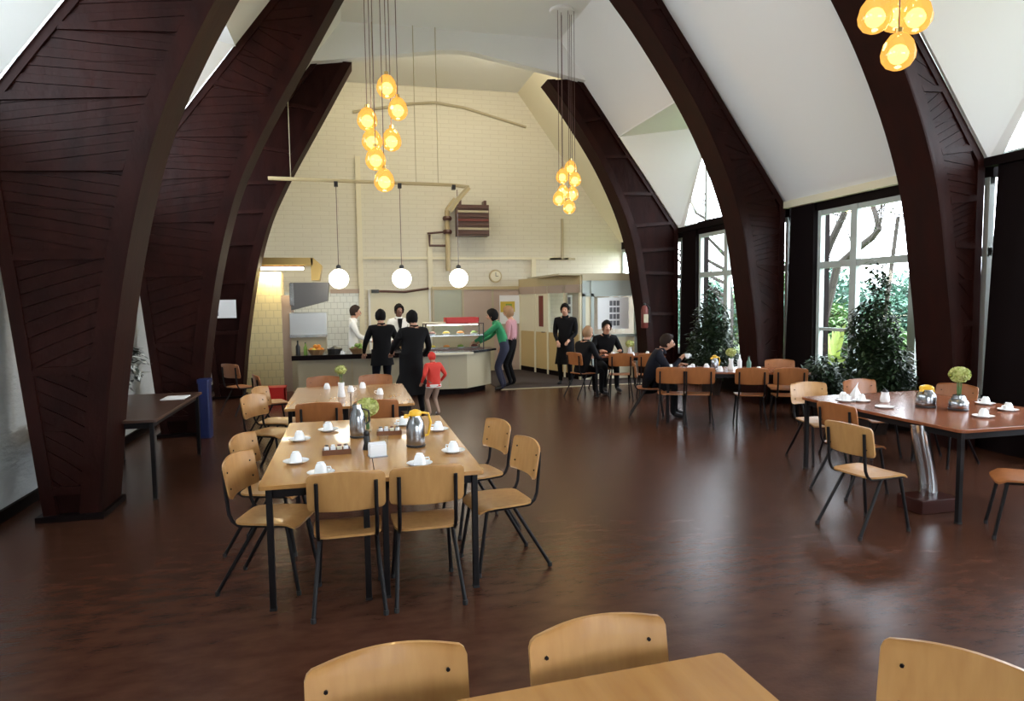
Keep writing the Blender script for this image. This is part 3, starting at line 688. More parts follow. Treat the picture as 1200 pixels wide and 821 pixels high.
# middle right table ware
gm = 'cups on the middle right table'
for k, (s, d, a) in enumerate(((0.10, 0.45, 'in front of the seated man'), (0.36, 0.26, 'behind the second chair'), (0.42, 0.55, 'at the middle of the row'), (0.78, 0.20, 'left of the bottles'), (1.30, 0.20, 'between the two right chairs'), (0.62, 0.60, 'farthest from the camera'))):
    x, y = along(s, d); cup(x, y, 'white cup on the middle right table, '+a, 0.75, gm, rz=k)
x, y = along(0.72, 0.38); carafe(x, y, 'steel jug with a yellow lid on the middle right table', True, 0.17, 0.055)
def bottle(x, y, z, label, m, h=0.24, r=0.03):
    t = thing('bottle', label, 'bottle', (x, y, z))
    G().lathe([(r, 0), (r, h*0.6), (r*0.4, h*0.78), (r*0.35, h)], (0, 0, 0), 12).build('bottle_body', m, t, smooth=True)
    G().lathe([(r*0.4, h*0.97), (r*0.4, h*1.04), (0.002, h*1.05)], (0, 0, 0), 10).build('bottle_cap', BLACKP, t)
x, y = along(1.06, 0.34); bottle(x, y, 0.75, 'pale bottle right of the flowers on the middle right table', CHINA, 0.23)
x, y = along(1.18, 0.30); bottle(x, y, 0.75, 'green-tinted bottle beside the pale bottle on the middle right table', LEAFB, 0.20, 0.032)
for k, (x, y, a) in enumerate(((4.72, 11.55, 'in front of the dark-haired man'), (5.35, 11.40, 'at the right end'), (5.05, 11.40, 'on the near edge'))):
    cup(x, y, 'white cup on the far right table, '+a, 0.75, 'cups on the far table', rz=k)
for k, (x, y, a) in enumerate(((-0.02, 7.95, 'just right of the tall vase'), (0.12, 8.25, 'at the far right end'), (-0.30, 8.3, 'at the far left end'), (0.30, 7.6, 'on the right half'))):
    cup(x, y, 'white cup on the second table, '+a, 0.75, 'cups on the second table', rz=k)
tag(G().box(-0.12, 0.12, -0.16, 0.16, 0, 0.006).build('paper_sheet', PAPER, loc=(-1.92, 8.05, 0.75)), 'white paper sheet on the dark left table', 'paper')

# ================================================================== LAMPS
def cluster(x, y, globes, label, R=0.118):
    t = thing('cluster_lamp', label, 'lamp', (x, y, 0))
    G().lathe([(0.20, ZC-0.05), (0.22, ZC-0.04), (0.22, ZC-0.002)], (0, 0, 0), 20).build('ceiling_rose', WHITE, t)
    for gx, gy, gz in globes:
        G().tube([(gx, gy, gz+R*1.1), (gx, gy, ZC-0.03)], 0.005, 5).build('cord', BROWNM, t)
        g = G().lathe([(0.02, R*1.25), (R*0.50, R*1.08), (R*0.84, R*0.62), (R, 0.0), (R*0.95, -R*0.40), (R*0.70, -R*0.78), (R*0.36, -R*0.97), (0.004, -R*1.02)], (gx, gy, gz), 18).build('glass_globe', AMBER, t, smooth=True)
        G().lathe([(0.025, R*1.22), (0.026, R*1.5), (0.010, R*1.55)], (gx, gy, gz), 10).build('lamp_cap', BRASS, g)
        G().ball((gx, gy, gz-0.01), 0.070, 10, 7).build('bulb', BULB, g, smooth=True)
        pl = bpy.data.lights.new('bulb_light', 'POINT'); pl.energy = 2.5; pl.color = (1.0, 0.66, 0.28); pl.shadow_soft_size = 0.05
        po = bpy.data.objects.new('bulb_light', pl); COL.objects.link(po); po.parent = t; po.location = (gx, gy, gz-0.19)
def px_globes(cx, cy, lst):
    return lst
cluster(0.46, 8.1, [(0.03, -0.05, 4.27), (0.16, 0.05, 4.05), (-0.20, 0.0, 3.90), (-0.15, 0.08, 3.68), (0.08, 0.10, 3.70), (-0.12, -0.10, 3.43), (-0.03, -0.14, 3.18)], 'cluster of seven amber glass globes hanging left of centre')
cluster(3.90, 11.95, [(-0.01, 0.0, 4.06), (0.17, 0.05, 4.23), (0.22, -0.05, 4.00), (0.04, 0.12, 3.79), (0.22, 0.1, 3.76), (-0.10, -0.08, 3.64), (0.09, -0.10, 3.49)], 'cluster of seven amber glass globes hanging far off by the servery')
cluster(3.95, 4.25, [(0.0, -0.05, 3.55), (-0.12, 0.05, 3.84), (0.24, 0.05, 3.87), (0.30, 0.30, 3.98), (0.0, 0.15, 4.25), (-0.1, -0.1, 4.5), (0.12, -0.08, 4.7)], 'cluster of amber glass globes at the top right, nearest the camera')
# pendant rail over the servery counter with three white globes
t = thing('pendant_rail', 'tan pipe rail hung above the servery counter', 'rail', (0, 0, 0))
G().tube([(-1.40, 13.2, 4.10), (2.02, 13.2, 4.07), (2.22, 13.18, 4.05), (2.34, 13.1, 4.02)], 0.035, 8).build('pipe', OLIVE, t)
G().tube([(2.34, 13.1, 4.02), (2.12, 13.12, 3.78), (1.96, 13.15, 3.56)], 0.05, 8).build('bent_pipe', OLIVE, t)
for x in (-1.0, 0.55, 1.32, 1.75): G().tube([(x, 13.2, 4.1), (x, 13.2, ZC)], 0.008, 5).build('rod', BEIGE, t)
for x in (-0.19, 1.00, 2.05): G().box(x-0.035, x+0.035, 13.15, 13.25, 3.98, 4.07).build('clamp', BLACKP, t)
for x, a in ((-0.19, 'left of the three over the counter'), (1.00, 'middle of the three over the counter'), (2.12, 'right of the three over the counter')):
    t = thing('globe_pendant', 'round white lit globe pendant, '+a, 'lamp', (x, 13.2, 2.245), 0, 'white globe pendants over the counter')
    G().ball((0, 0, 0), 0.185, 20, 12).build('globe', GLOBE, t, smooth=True)
    G().lathe([(0.05, 0.19), (0.045, 0.25), (0.01, 0.27)], (0, 0, 0), 12).build('cap', BLACKP, t)
    G().tube([(0, 0, 0.25), (0, 0, 1.74)], 0.007, 5).build('cord', BROWNM, t)
# heater on the back wall
t = thing('unit_heater', 'brown louvred heater unit high on the cream gable wall', 'heater', (3.02, YB-0.02, 3.78))
G().box(-0.40, 0.40, -0.40, -0.06, -0.38, 0.38).build('housing', BROWNM, t)
for k in range(7): G().box(-0.38, 0.38, -0.445, -0.395, -0.34+0.105*k, -0.29+0.105*k, Matrix.Identity(4)).build('louvre', DRED if k == 3 else BEIGE if k % 2 else BROWNM, t)
for x in (-0.30, 0.33): G().box(x-0.03, x+0.03, -0.30, 0.0, 0.38, 0.50).build('bracket', BROWNM, t)
t2 = thing('heating_pipe', 'tan valve pipework left of the louvred heater', 'pipe', (2.42, YB, 2.9))
G().tube([(0, -0.12, -0.35), (0, -0.12, 1.15)], 0.06, 8).build('riser', OLIVE, t2)
G().tube([(0.0, -0.12, 1.15), (0.20, -0.25, 1.42)], 0.06, 8).build('elbow', OLIVE, t2)
for z in (0.62, 0.95): G().lathe([(0.10, -0.05), (0.12, 0.0), (0.10, 0.05)], (0, -0.12, z), 10).build('valve', BROWNM, t2)
G().tube([(-0.45, -0.10, 0.55), (-0.45, -0.10, 0.28), (-0.05, -0.10, 0.28)], 0.03, 6).build('branch', BROWNM, t2)
G().tube([(-0.5, -0.10, 0.58), (-0.05, -0.10, 0.62)], 0.025, 6).build('branch', BROWNM, t2)
t = thing('wall_conduit', 'thin bracket and cable high at the right of the gable wall', 'conduit', (5.45, YB, 3.35))
G().box(-0.03, 0.03, -0.06, 0, -0.5, 0.55).build('bracket', BEIGE, t); G().box(-0.35, 0.35, -0.05, 0, -0.52, -0.46).build('arm', BEIGE, t)
t = thing('wall_clock', 'round clock on the cream wall right of the globe pendants', 'clock', (3.65, YB, 2.42))
G().lathe([(0.15, 0), (0.17, 0.02), (0.16, 0.05), (0.13, 0.05)], (0, 0, 0), 20, M=Matrix.Rotation(PI/2, 4, 'X')).build('case', OLIVE, t)
G().lathe([(0.13, 0.03), (0.13, 0.052)], (0, 0, 0), 20, M=Matrix.Rotation(PI/2, 4, 'X')).build('dial', CREAMP, t)
G().box(-0.006, 0.006, -0.06, -0.053, 0, 0.10).build('hand', BLACKP, t); G().box(-0.006, 0.07, -0.06, -0.053, -0.006, 0.006).build('hand', BLACKP, t)

# ================================================================== SERVERY
for x, a in ((0.9, 'left'), (3.4, 'right')):  # unseen fittings, added to brighten the cream gable
    t = thing('added_gable_fitting', 'unseen added fluorescent fitting on the servery side of the white beam, %s one' % a, 'lamp', (x, 13.62, 6.86), 0, 'unseen fittings added behind the beam')
    G().box(-0.75, 0.75, -0.05, 0.05, 0.03, 0.10).build('housing', WHITE, t); G().tube([(-0.7, 0, 0), (0.7, 0, 0)], 0.025, 8).build('tube_lamp', FLUO, t)
    for sx in (-0.5, 0.5): G().box(sx-0.02, sx+0.02, -0.12, 0.0, 0.10, 0.16).build('bracket', WHITE, t)
    o = lamp_area('gable_fill_light', (0, 0.02, -0.06), (math.radians(40), 0, 0), 1.4, 0.1, 14, (1.0, 0.90, 0.68)); o.parent = t
# cream tiled column with duct and hoods
t = thing('tiled_column', 'cream tiled column with its shaded side coloured pinkish at the left of the servery', 'column', (-1.62, 14.5, 0))
G().box(-0.50, 0.28, -0.35, 0.35, 0, 2.42).build('shaft', TILEY, t); G().box(0.28, 0.46, -0.33, 0.33, 0, 1.95).build('shaded_side', PINKISH, t)  # column's shaded right side given a darker pinkish colour
t = thing('extract_duct', 'brass-edged extraction duct above the cream column', 'duct', (-1.25, 14.35, 2.55))
G().box(-0.65, 0.55, -0.15, 0.4, 0.0, 0.16).build('duct', BRASS, t, bevel=0.01)
G().prism([(0.55, 0.16), (0.72, 0.0), (0.66, -0.30), (0.50, -0.30), (0.50, 0.16)], -0.15, 0.4, 'y').build('bend', BRASS, t)
G().box(-0.50, 0.35, -0.12, 0.0, -0.075, -0.03).build('light_strip', FLUO, t); G().box(-0.52, 0.37, -0.14, 0.02, -0.03, 0.0).build('light_housing', BROWNM, t)
o = lamp_area('column_fill_light', (-0.07, -0.35, -0.10), (math.radians(35), 0, 0), 0.85, 0.05, 9, (1.0, 0.82, 0.50)); o.parent = t  # extra lamp added to brighten the tiled column
t = thing('steel_hood', 'upper dull steel hood beside the cream column', 'hood', (-0.80, 14.2, 1.95))
G().prism([(-0.34, -0.30), (0.36, -0.12), (0.40, 0.25), (-0.34, 0.25)], -0.25, 0.35, 'y').build('canopy', DULLSTEEL, t); G().box(-0.36, -0.28, -0.27, -0.25, -0.2, 0.24).build('rim', CHROME, t)
t = thing('steel_oven', 'stainless steel cabinet under the steel hood', 'oven', (-0.85, 14.35, 0))
G().box(-0.34, 0.38, -0.3, 0.35, 1.12, 1.60).build('cabinet', LIGHTSTEEL, t, bevel=0.01); G().box(-0.34, 0.38, -0.34, 0.0, 1.10, 1.16).build('shelf', CHROME, t)
G().box(-0.32, 0.36, -0.28, 0.33, 0.0, 1.10).build('base', BEIGE, t)
struct(G().box(-2.6, 0.22, YB-0.04, YB, 0.0, 2.05), 'wall_back_tiles', TILEW)
struct(G().box(-0.45, 0.24, YB-0.07, YB-0.03, 2.02, 2.12), 'trim_8', PINKISH)
# cream hatch with brown shutter roll
t = thing('serving_hatch', 'cream hatch panel with a brown top roll behind the counter', 'hatch', (1.20, YB, 0))
G().box(-0.72, 0.72, -0.06, 0, 0.2, 2.02).build('panel', CREAMP, t)
for x in (-0.76, 0.72): G().box(x, x+0.05, -0.08, 0, 0.2, 2.10).build('frame_post', WHITE, t)
G().tube([(-0.5, -0.12, 2.06), (0.15, -0.12, 2.04), (0.72, -0.12, 2.12)], 0.03, 8).build('roll', BROWNM, t); G().box(-0.68, -0.5, -0.16, 0, 2.02, 2.10).build('motor', BLACKP, t)
# glazed screen and door right of it
t = thing('glazed_screen', 'glazed partition screen on the back wall beside the hatch', 'screen', (3.3, YB-0.1, 0))
G().box(-1.30, 1.30, -0.03, 0.05, 2.08, 2.16).build('top_rail', OLIVE, t)
for x in (-1.30, -0.55, 0.22, 1.26): G().box(x, x+0.05, -0.03, 0.04, 0, 2.08).build('post', BEIGE, t)
G().box(-1.25, -0.55, 0.0, 0.02, 0.9, 2.08).build('panel', GREENISH, t); G().box(-0.50, 0.22, 0.0, 0.02, 0.9, 2.08).build('panel', PINKISH, t)
G().box(-1.25, 0.22, -0.01, 0.02, 0, 0.9).build('panel', BEIGE, t)
G().box(0.27, 1.26, 0.0, 0.02, 0, 2.08).build('panel', PINKISH, t); G().box(0.95, 1.06, -0.02, 0.0, 0.55, 1.95).build('glass_slot', GREENISH, t)
t = thing('notice_poster', 'yellow and white poster on the far screen behind the green jumper', 'poster', (3.98, YB-0.13, 1.55))
G().box(-0.26, 0.26, -0.012, 0, -0.35, 0.38).build('sheet', PAPER, t); G().box(-0.24, 0.14, -0.018, -0.012, -0.05, 0.22).build('print', FRUITY, t); G().box(-0.10, 0.06, -0.022, -0.018, 0.0, 0.16).build('print', FRUITG, t)
# glazed office
def office():
    t = thing('glazed_office', 'cream glazed office booth at the back right with papers in its window', 'office', (5.0, 14.0, 0))
    Z = 2.33; P0 = Vector((0, 0, 0)); P1 = Vector((-0.72, 2.7, 0)); d = (P1-P0).normalized(); n = Vector((-d.y, d.x, 0))*1.0
    rot = Matrix.Translation(P0) @ Matrix(((d.x, -d.y, 0, 0), (d.y, d.x, 0, 0), (0, 0, 1, 0), (0, 0, 0, 1)))
    Lw = (P1-P0).length
    def side(x0, x1, y0, y1, z0, z1, name, m): return G().box(x0, x1, y0, y1, z0, z1, rot).build(name, m, t)
    side(0, Lw, -0.03, 0.05, Z-0.20, Z, 'fascia', OLIVE); side(0, Lw, -0.02, 0.05, Z-0.38, Z-0.20, 'panel', PINKISH)
    for x in (0.0, 0.62, 1.36, 1.96, Lw-0.07): side(x, x+0.07, -0.02, 0.05, 0, Z-0.2, 'post', CREAMP)
    side(0, Lw, -0.01, 0.04, 0, 0.12, 'base_board', PIER)
    for x0, x1 in ((0.07, 0.62), (0.69, 1.36)): side(x0, x1, 0.0, 0.03, 0.12, 1.02, 'panel', OCHRE); side(x0, x1, 0.01, 0.02, 1.02, Z-0.38, 'pane', GLASS)
    dr = side(1.43, 1.96, 0.0, 0.035, 1.02, Z-0.38, 'door', CREAMP); side(1.43, 1.96, 0.0, 0.035, 0.02, 1.02, 'door_panel', OCHRE)
    h = G().tube([(1.50, 0.05, 1.02), (1.50, 0.09, 1.02), (1.60, 0.09, 1.02)], 0.012, 6); o = h.build('door_handle', STEEL, dr); o.data.transform(rot)
    side(2.03, Lw-0.07, 0.0, 0.03, 0.12, 1.02, 'panel', OCHRE); side(2.03, Lw-0.07, 0.0, 0.03, 1.02, Z-0.38, 'panel', CREAMP)
    side(1.60, 1.80, 0.036, 0.045, 1.15, 1.90, 'door_window', DRED)
    # front
    def fr(x0, x1, z0, z1, name, m, y0=-0.03, y1=0.04): return G().box(x0, x1, y0, y1, z0, z1).build(name, m, t)
    fr(0, 1.9, Z-0.12, Z, 'fascia', BEIGE); fr(0, 1.9, Z-0.45, Z-0.12, 'panel', FRAME, 0, 0.03); fr(0, 1.9, 0, 0.95, 'panel', CREAMP, 0, 0.03)
    for x in (0.0, 0.20, 1.25, 1.83): fr(x, x+0.07, 0, Z-0.12, 'post', FRAME)
    for z in (0.95, Z-0.47): fr(0, 1.9, z, z+0.06, 'rail', FRAME)
    fr(0.27, 1.25, 1.0, Z-0.46, 'pane', GLASS, 0.0, 0.01)
    fr(1.32, 1.83, 1.0, Z-0.46, 'pane', GLASS, 0.0, 0.01)
    fr(0.0, 0.2, 1.0, Z-0.46, 'panel', CREAMP, 0.0, 0.02)
    fr(0.05, 1.85, 0.0, Z-0.3, 'back_panel', PINKISH, 1.3, 1.33)
    G().box(-0.55, 1.9, -0.03, 2.6, Z, Z+0.04).build('roof', BEIGE, t)
    return t
office()
def notice(x, y, z, w, h, label, rows, cols, rz=0.0, px0=0.38, px1=0.72):
    t = thing('paper_notice', label, 'notice', (x, y, z), rz)
    G().box(-w/2, w/2, -0.006, 0, -h/2, h/2).build('sheet', PAPER, t)
    for r in range(rows):
        for c in range(cols):
            x0 = -w/2+w*(px0+(px1-px0)*c/cols); x1 = -w/2+w*(px0+(px1-px0)*(c+0.8)/cols)
            z0 = h/2-h*(0.10+0.85*(r+0.75)/rows); z1 = h/2-h*(0.10+0.85*r/rows)
            G().box(x0, x1, -0.009, -0.006, z0, z1).build('print', PRINT, t)
notice(5.72, 13.96, 1.48, 0.74, 0.70, 'broad white sheet with rows of dark pictures in the office window', 4, 3)
notice(4.88, 14.6, 1.65, 0.32, 0.50, 'pale notice on the office side behind the standing man', 2, 2, -1.31, 0.1, 0.9)
notice(-2.28, 13.41, 1.70, 0.40, 0.34, 'white notice pinned to the far left arch leg', 3, 1, 0, 0.1, 0.25)
t = thing('fire_extinguisher', 'dull red fire extinguisher on the far right arch leg', 'extinguisher', (6.20, 13.36, 1.40))
G().lathe([(0.06, -0.24), (0.075, -0.22), (0.075, 0.16), (0.05, 0.23), (0.025, 0.25)], (0, 0, 0), 14).build('cylinder', DRED, t, smooth=True)
G().lathe([(0.03, 0.25), (0.03, 0.29), (0.02, 0.30)], (0, 0, 0), 10).build('valve', BLACKP, t); G().tube([(0.03, -0.02, 0.27), (0.10, -0.03, 0.2), (0.10, -0.03, -0.12)], 0.012, 6).build('hose', BLACKP, t); G().box(-0.05, 0.05, -0.079, -0.06, -0.12, 0.06).build('label_plate', BEIGE, t)

# counter
t = thing('servery_counter', 'long beige servery counter with a dark tray edge', 'counter', (0.6, 12.9, 0))
body = [(-1.55, -0.33), (1.55, -0.33), (2.13, 0.22), (2.13, 0.60), (-1.55, 0.60)]
kick = [(-1.50, -0.22), (1.50, -0.22), (2.02, 0.28), (2.02, 0.55), (-1.50, 0.55)]
G().prism(kick, 0, 0.12, 'z').build('kick_board', PIER, t)
G().prism(body, 0.12, 0.78, 'z').build('carcass', BEIGE, t)
top = [(-1.62, -0.45), (1.60, -0.45), (2.24, 0.18), (2.20, 0.66), (-1.62, 0.66)]
G().prism(top, 0.80, 0.84, 'z').build('worktop', STEEL, t, bevel=0.004)
G().prism([(-1.64, -0.48), (0.85, -0.48), (0.85, -0.40), (-1.64, -0.40)], 0.765, 0.85, 'z').build('tray_edge', PIER, t); G().box(0.85, 1.66, -0.47, -0.43, 0.785, 0.825).build('tray_rail', CREAMP, t)
for x in (-0.6, 0.4, 1.2): G().box(x, x+0.012, -0.335, -0.328, 0.14, 0.77).build('panel_joint', OLIVE, t)
t = thing('display_case', 'glass display case with dishes on the servery counter', 'display case', (1.98, 13.1, 0.84))
for x in (-0.58, 0.56):
    for y in (-0.18, 0.28): G().box(x, x+0.02, y, y+0.02, 0, 0.52).build('case_post', BLACKP, t)
for z, m in ((0.0, BROWNM), (0.27, CHROME), (0.50, BROWNM)): G().box(-0.58, 0.58, -0.18, 0.30, z, z+0.02).build('shelf', m, t)
G().box(-0.56, 0.56, -0.175, -0.170, 0.02, 0.50).build('front_glass', GLASS, t)
G().box(-0.50, 0.50, 0.05, 0.12, 0.475, 0.497).build('light_tube', FLUO, t)
n = 0
nm = ('left', 'second', 'third', 'right')
for k in range(4):
    for z, lv in ((0.02, 'lower'), (0.29, 'upper')):
        d = thing('dish', 'small food dish on the %s shelf of the display case, %s' % (lv, ('leftmost', 'second from the left', 'third from the left', 'rightmost')[k]), 'dish', (1.56+0.28*k, 13.12, 0.84+z), 0, 'dishes in the display case')
        G().lathe([(0.05, 0), (0.09, 0.03), (0.085, 0.03), (0.04, 0.008)], (0, 0, 0), 12).build('bowl', CHINA, d); G().ball((0, 0, 0.03), 0.07, 10, 6, 0.6).build('food', (FRUITY, DRED, FRUITG, ORANGE)[(k+n) % 4], d); n += 1
t = thing('red_basket', 'orange-red tray lying on top of the display case', 'tray', (2.15, 13.1, 1.36))
G().prism(rrect(-0.34, 0.32, -0.16, 0.16, 0.04), 0, 0.03, 'z').build('tray_bottom', RED, t); g = G()
for a in ((-0.34, 0.32, -0.16, -0.145), (-0.34, 0.32, 0.145, 0.16), (-0.34, -0.325, -0.16, 0.16), (0.305, 0.32, -0.16, 0.16)): g.box(*a, 0.03, 0.11)
g.build('tray_rim', RED, t)
tag(G().prism(rrect(-0.22, 0.22, -0.14, 0.14, 0.02), 0, 0.025, 'z').build('serving_board', CREAMP, loc=(1.60, 13.1, 1.36)), 'pale board on the left of the display case top', 'board')
def fruit_basket(x, y, label, cols):
    t = thing('fruit_basket', label, 'basket', (x, y, 0.84))
    G().lathe([(0.10, 0), (0.16, 0.09), (0.165, 0.10), (0.15, 0.09), (0.09, 0.012)], (0, 0, 0), 16).build('basket', WICKER, t)
    k = 0
    for r, z, m in ((0.09, 0.09, 6), (0.04, 0.15, 3)):
        for i in range(m):
            a = 2*PI*i/m
            f = tag(G().ball((0, 0, 0), 0.042, 10, 7).build('fruit', cols[k % len(cols)], smooth=True, loc=(x+r*math.cos(a), y+r*math.sin(a), 0.84+z)), 'round fruit heaped in '+label.split(' on ')[0], 'fruit', 'fruit in the '+label.split(' on ')[0]); k += 1
fruit_basket(-0.62, 12.72, 'orange and yellow fruit basket on the left counter', [ORANGE, FRUITY, ORANGE])
fruit_basket(0.12, 12.75, 'green fruit basket on the counter by the chef', [FRUITG, WICKER, FRUITG])
fruit_basket(1.05, 12.75, 'yellow fruit basket on the counter by the display case', [FRUITY, ORANGE, FRUITY])
bottle(-0.95, 12.75, 0.84, 'dark bottle at the left end of the servery counter', BLACKP, 0.26, 0.04)
bottle(-0.82, 12.80, 0.84, 'green bottle at the left end of the servery counter', FRUITG, 0.22, 0.035)
t = thing('counter_pan', 'dark pan on the left part of the servery counter', 'pan', (-0.30, 12.85, 0.84))
G().lathe([(0.13, 0), (0.14, 0.10), (0.13, 0.10), (0.12, 0.01)], (0, 0, 0), 16).build('pan_body', BLACKP, t); G().lathe([(0.14, 0.10), (0.05, 0.13), (0.01, 0.15)], (0, 0, 0), 16).build('lid', STEEL, t)
cup(-0.16, 12.62, 'white cup on the servery counter beside the dark pan', 0.84)
t = thing('plastic_crate', 'red plastic crate on the floor by the cream column', 'crate', (-1.38, 12.7, 0))
g = G().box(-0.2, 0.2, -0.15, 0.15, 0, 0.02)
for a in ((-0.2, 0.2, -0.15, -0.13), (-0.2, 0.2, 0.13, 0.15), (-0.2, -0.18, -0.15, 0.15), (0.18, 0.2, -0.15, 0.15)): g.box(*a, 0.02, 0.26)
g.build('crate_body', RED, t); G().box(-0.21, 0.21, -0.16, 0.16, 0.26, 0.285).build('crate_rim', RED, t)
t = thing('waste_bin', 'tall narrow blue bin beside the left arch legs', 'bin', (-1.93, 9.62, 0))
G().prism(rrect(-0.07, 0.07, -0.10, 0.10, 0.03), 0, 0.74, 'z').build('bin_body', BLUE, t); G().prism(rrect(-0.08, 0.08, -0.11, 0.11, 0.03), 0.74, 0.79, 'z').build('bin_lid', BLUE, t)

# ================================================================== PLANTS
def leaves(n, blobs, size, aspect=0.45, droop=0.35, seed=1):
    r = np.random.default_rng(seed); vs = []; fs = []
    w = np.array([b[3]*b[4]*b[5] for b in blobs]); w = w/w.sum()
    for i in range(n):
        b = blobs[r.choice(len(blobs), p=w)]
        d = r.normal(size=3); d /= np.linalg.norm(d); rad = r.random()**0.4
        p = np.array(b[:3])+d*rad*np.array(b[3:6])
        a = r.random()*2*PI; up = r.normal()*0.5-droop
        e = np.array([math.cos(a), math.sin(a), up]); e /= np.linalg.norm(e)
        s = np.cross(e, [0, 0, 1.0]); s /= max(np.linalg.norm(s), 1e-6); q = np.cross(s, e)
        L = size*(0.7+0.6*r.random()); k = len(vs)
        vs += [tuple(p), tuple(p+e*L*0.5+s*L*aspect/2+q*L*0.06), tuple(p+e*L), tuple(p+e*L*0.5-s*L*aspect/2+q*L*0.06)]
        fs += [(k, k+1, k+2), (k, k+2, k+3)]
    return G().add(vs, fs)
def potted(x, y, label, blobs, n, size, m=LEAF, seed=1, potr=0.2, trunk=1.0):
    t = thing('potted_plant', label, 'plant', (x, y, 0))
    G().lathe([(potr*0.75, 0), (potr, 0.30), (potr*1.06, 0.32), (potr*0.95, 0.34), (potr*0.9, 0.28), (0.01, 0.28)], (0, 0, 0), 16).build('pot', TERRA, t, smooth=True)
    G().tube([(0, 0, 0.25), (0.03, 0.01, trunk*0.5), (-0.02, 0.02, trunk), (0.02, 0, trunk*1.5)], [0.03, 0.025, 0.02, 0.008], 7).build('trunk', BARK, t, smooth=True)
    leaves(n, blobs, size, seed=seed).build('foliage', m, t, kind='stuff')
    return t
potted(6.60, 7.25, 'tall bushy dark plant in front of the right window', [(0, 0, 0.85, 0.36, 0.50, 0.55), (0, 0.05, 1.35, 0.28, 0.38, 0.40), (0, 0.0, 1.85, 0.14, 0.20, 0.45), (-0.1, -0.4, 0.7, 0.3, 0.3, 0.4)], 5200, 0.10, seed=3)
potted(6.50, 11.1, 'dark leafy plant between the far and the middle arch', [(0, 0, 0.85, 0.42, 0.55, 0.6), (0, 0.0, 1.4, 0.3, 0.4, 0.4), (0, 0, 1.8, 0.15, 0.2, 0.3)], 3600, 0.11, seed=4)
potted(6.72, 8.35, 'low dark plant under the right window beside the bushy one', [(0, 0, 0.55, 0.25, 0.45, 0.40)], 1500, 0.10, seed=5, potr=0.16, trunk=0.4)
t = potted(-2.45, 7.9, 'pot plant with white-dappled leaves on the left window table', [(0, 0, 0.42, 0.20, 0.34, 0.24)], 520, 0.17, VARIEG, 6, 0.11, 0.3); t.location.z = 0.75
# garden outside
struct(G().box(XR+0.35, 40, -14, 34, -0.45, -0.30), 'ground', GRASS)
def skin_tree(name, label, x, y, edges, n_leaf, blobs, size, m, cat='tree', seed=1):
    t = thing(name, label, cat, (x, y, -0.3))
    b = G()
    for pts, r0, r1 in edges: b.tube(pts, [r0+(r1-r0)*k/(len(pts)-1) for k in range(len(pts))], 8)
    b.build('trunk', BARK, t, smooth=True)
    if n_leaf: leaves(n_leaf, blobs, size, seed=seed, droop=0.1).build('foliage', m, t, kind='stuff')
    return t
def branchy(h, seed, spread=1.2):
    r = random.Random(seed); E = [([(0, 0, 0), (0.1, 0.05, h*0.3), (0.0, 0.15, h*0.6), (0.15, 0.1, h)], 0.16, 0.04)]
    for k in range(9):
        z = h*(0.28+0.07*k); a = r.uniform(0, 6.28); L = spread*r.uniform(0.8, 1.6)
        p0 = Vector((0.05, 0.08, z)); p1 = p0+Vector((math.cos(a)*L*0.5, math.sin(a)*L*0.5, L*0.25)); p2 = p0+Vector((math.cos(a+0.3)*L, math.sin(a+0.3)*L, L*0.75))
        E.append(([p0, p1, p2], 0.07, 0.02))
        for j in range(4):
            b = a+r.uniform(-1.2, 1.2); q = p1.lerp(p2, r.random()); E.append(([q, q+Vector((math.cos(b)*0.4, math.sin(b)*0.4, 0.15)), q+Vector((math.cos(b)*0.8, math.sin(b)*0.8, 0.5))], 0.025, 0.006))
    return E
limbs = [([(11.0, 14.5, 0.0), (11.0, 14.2, 1.6), (11.0, 13.95, 2.35), (11.0, 13.56, 3.03), (11.0, 13.15, 3.62), (11.0, 12.85, 4.12)], 0.13, 0.06), ([(11.0, 14.2, 1.6), (11.0, 13.3, 2.5), (11.0, 12.79, 2.79), (11.0, 12.28, 3.04), (11.0, 12.07, 3.21), (11.0, 12.19, 3.55), (11.0, 12.44, 4.1)], 0.10, 0.05), ([(11.0, 12.07, 3.21), (11.1, 11.68, 3.42), (11.2, 11.3, 3.38), (11.3, 10.9, 3.7)], 0.05, 0.02)]
limbs = [([(x-11.0, y-14.5, z+0.3 if i else 0) for i, (x, y, z) in enumerate(p)], a, b) for p, a, b in limbs]
rr = random.Random(4)
for k in range(26):
    p = rr.choice(limbs[:3])[0]; q = Vector(p[rr.randrange(2, len(p))]); d = Vector((rr.uniform(-0.3, 0.3), rr.uniform(-1, 1), rr.uniform(-0.1, 0.9)))
    limbs.append(([q, q+d*0.5, q+d*0.9+Vector((0, 0, 0.15)), q+d*1.3], 0.018, 0.005))
skin_tree('garden_tree', 'bare dark-limbed tree outside the right window', 11.0, 14.5, limbs, 700, [(0.2, -1.8, 3.9, 0.8, 2.0, 0.9)], 0.08, LEAF, seed=11)
skin_tree('garden_tree', 'bare tree outside the window beyond the middle arch', 12.0, 19.5, branchy(6.0, 8, 1.8), 900, [(0, 0, 4.0, 2.2, 2.2, 1.8)], 0.11, LEAFL, seed=12)
skin_tree('garden_tree', 'slim garden tree at the right outside the near window', 12.5, 5.5, branchy(6.5, 9, 1.6), 900, [(0, 0, 4.4, 2.0, 2.0, 1.8)], 0.11, LEAFL, seed=13)
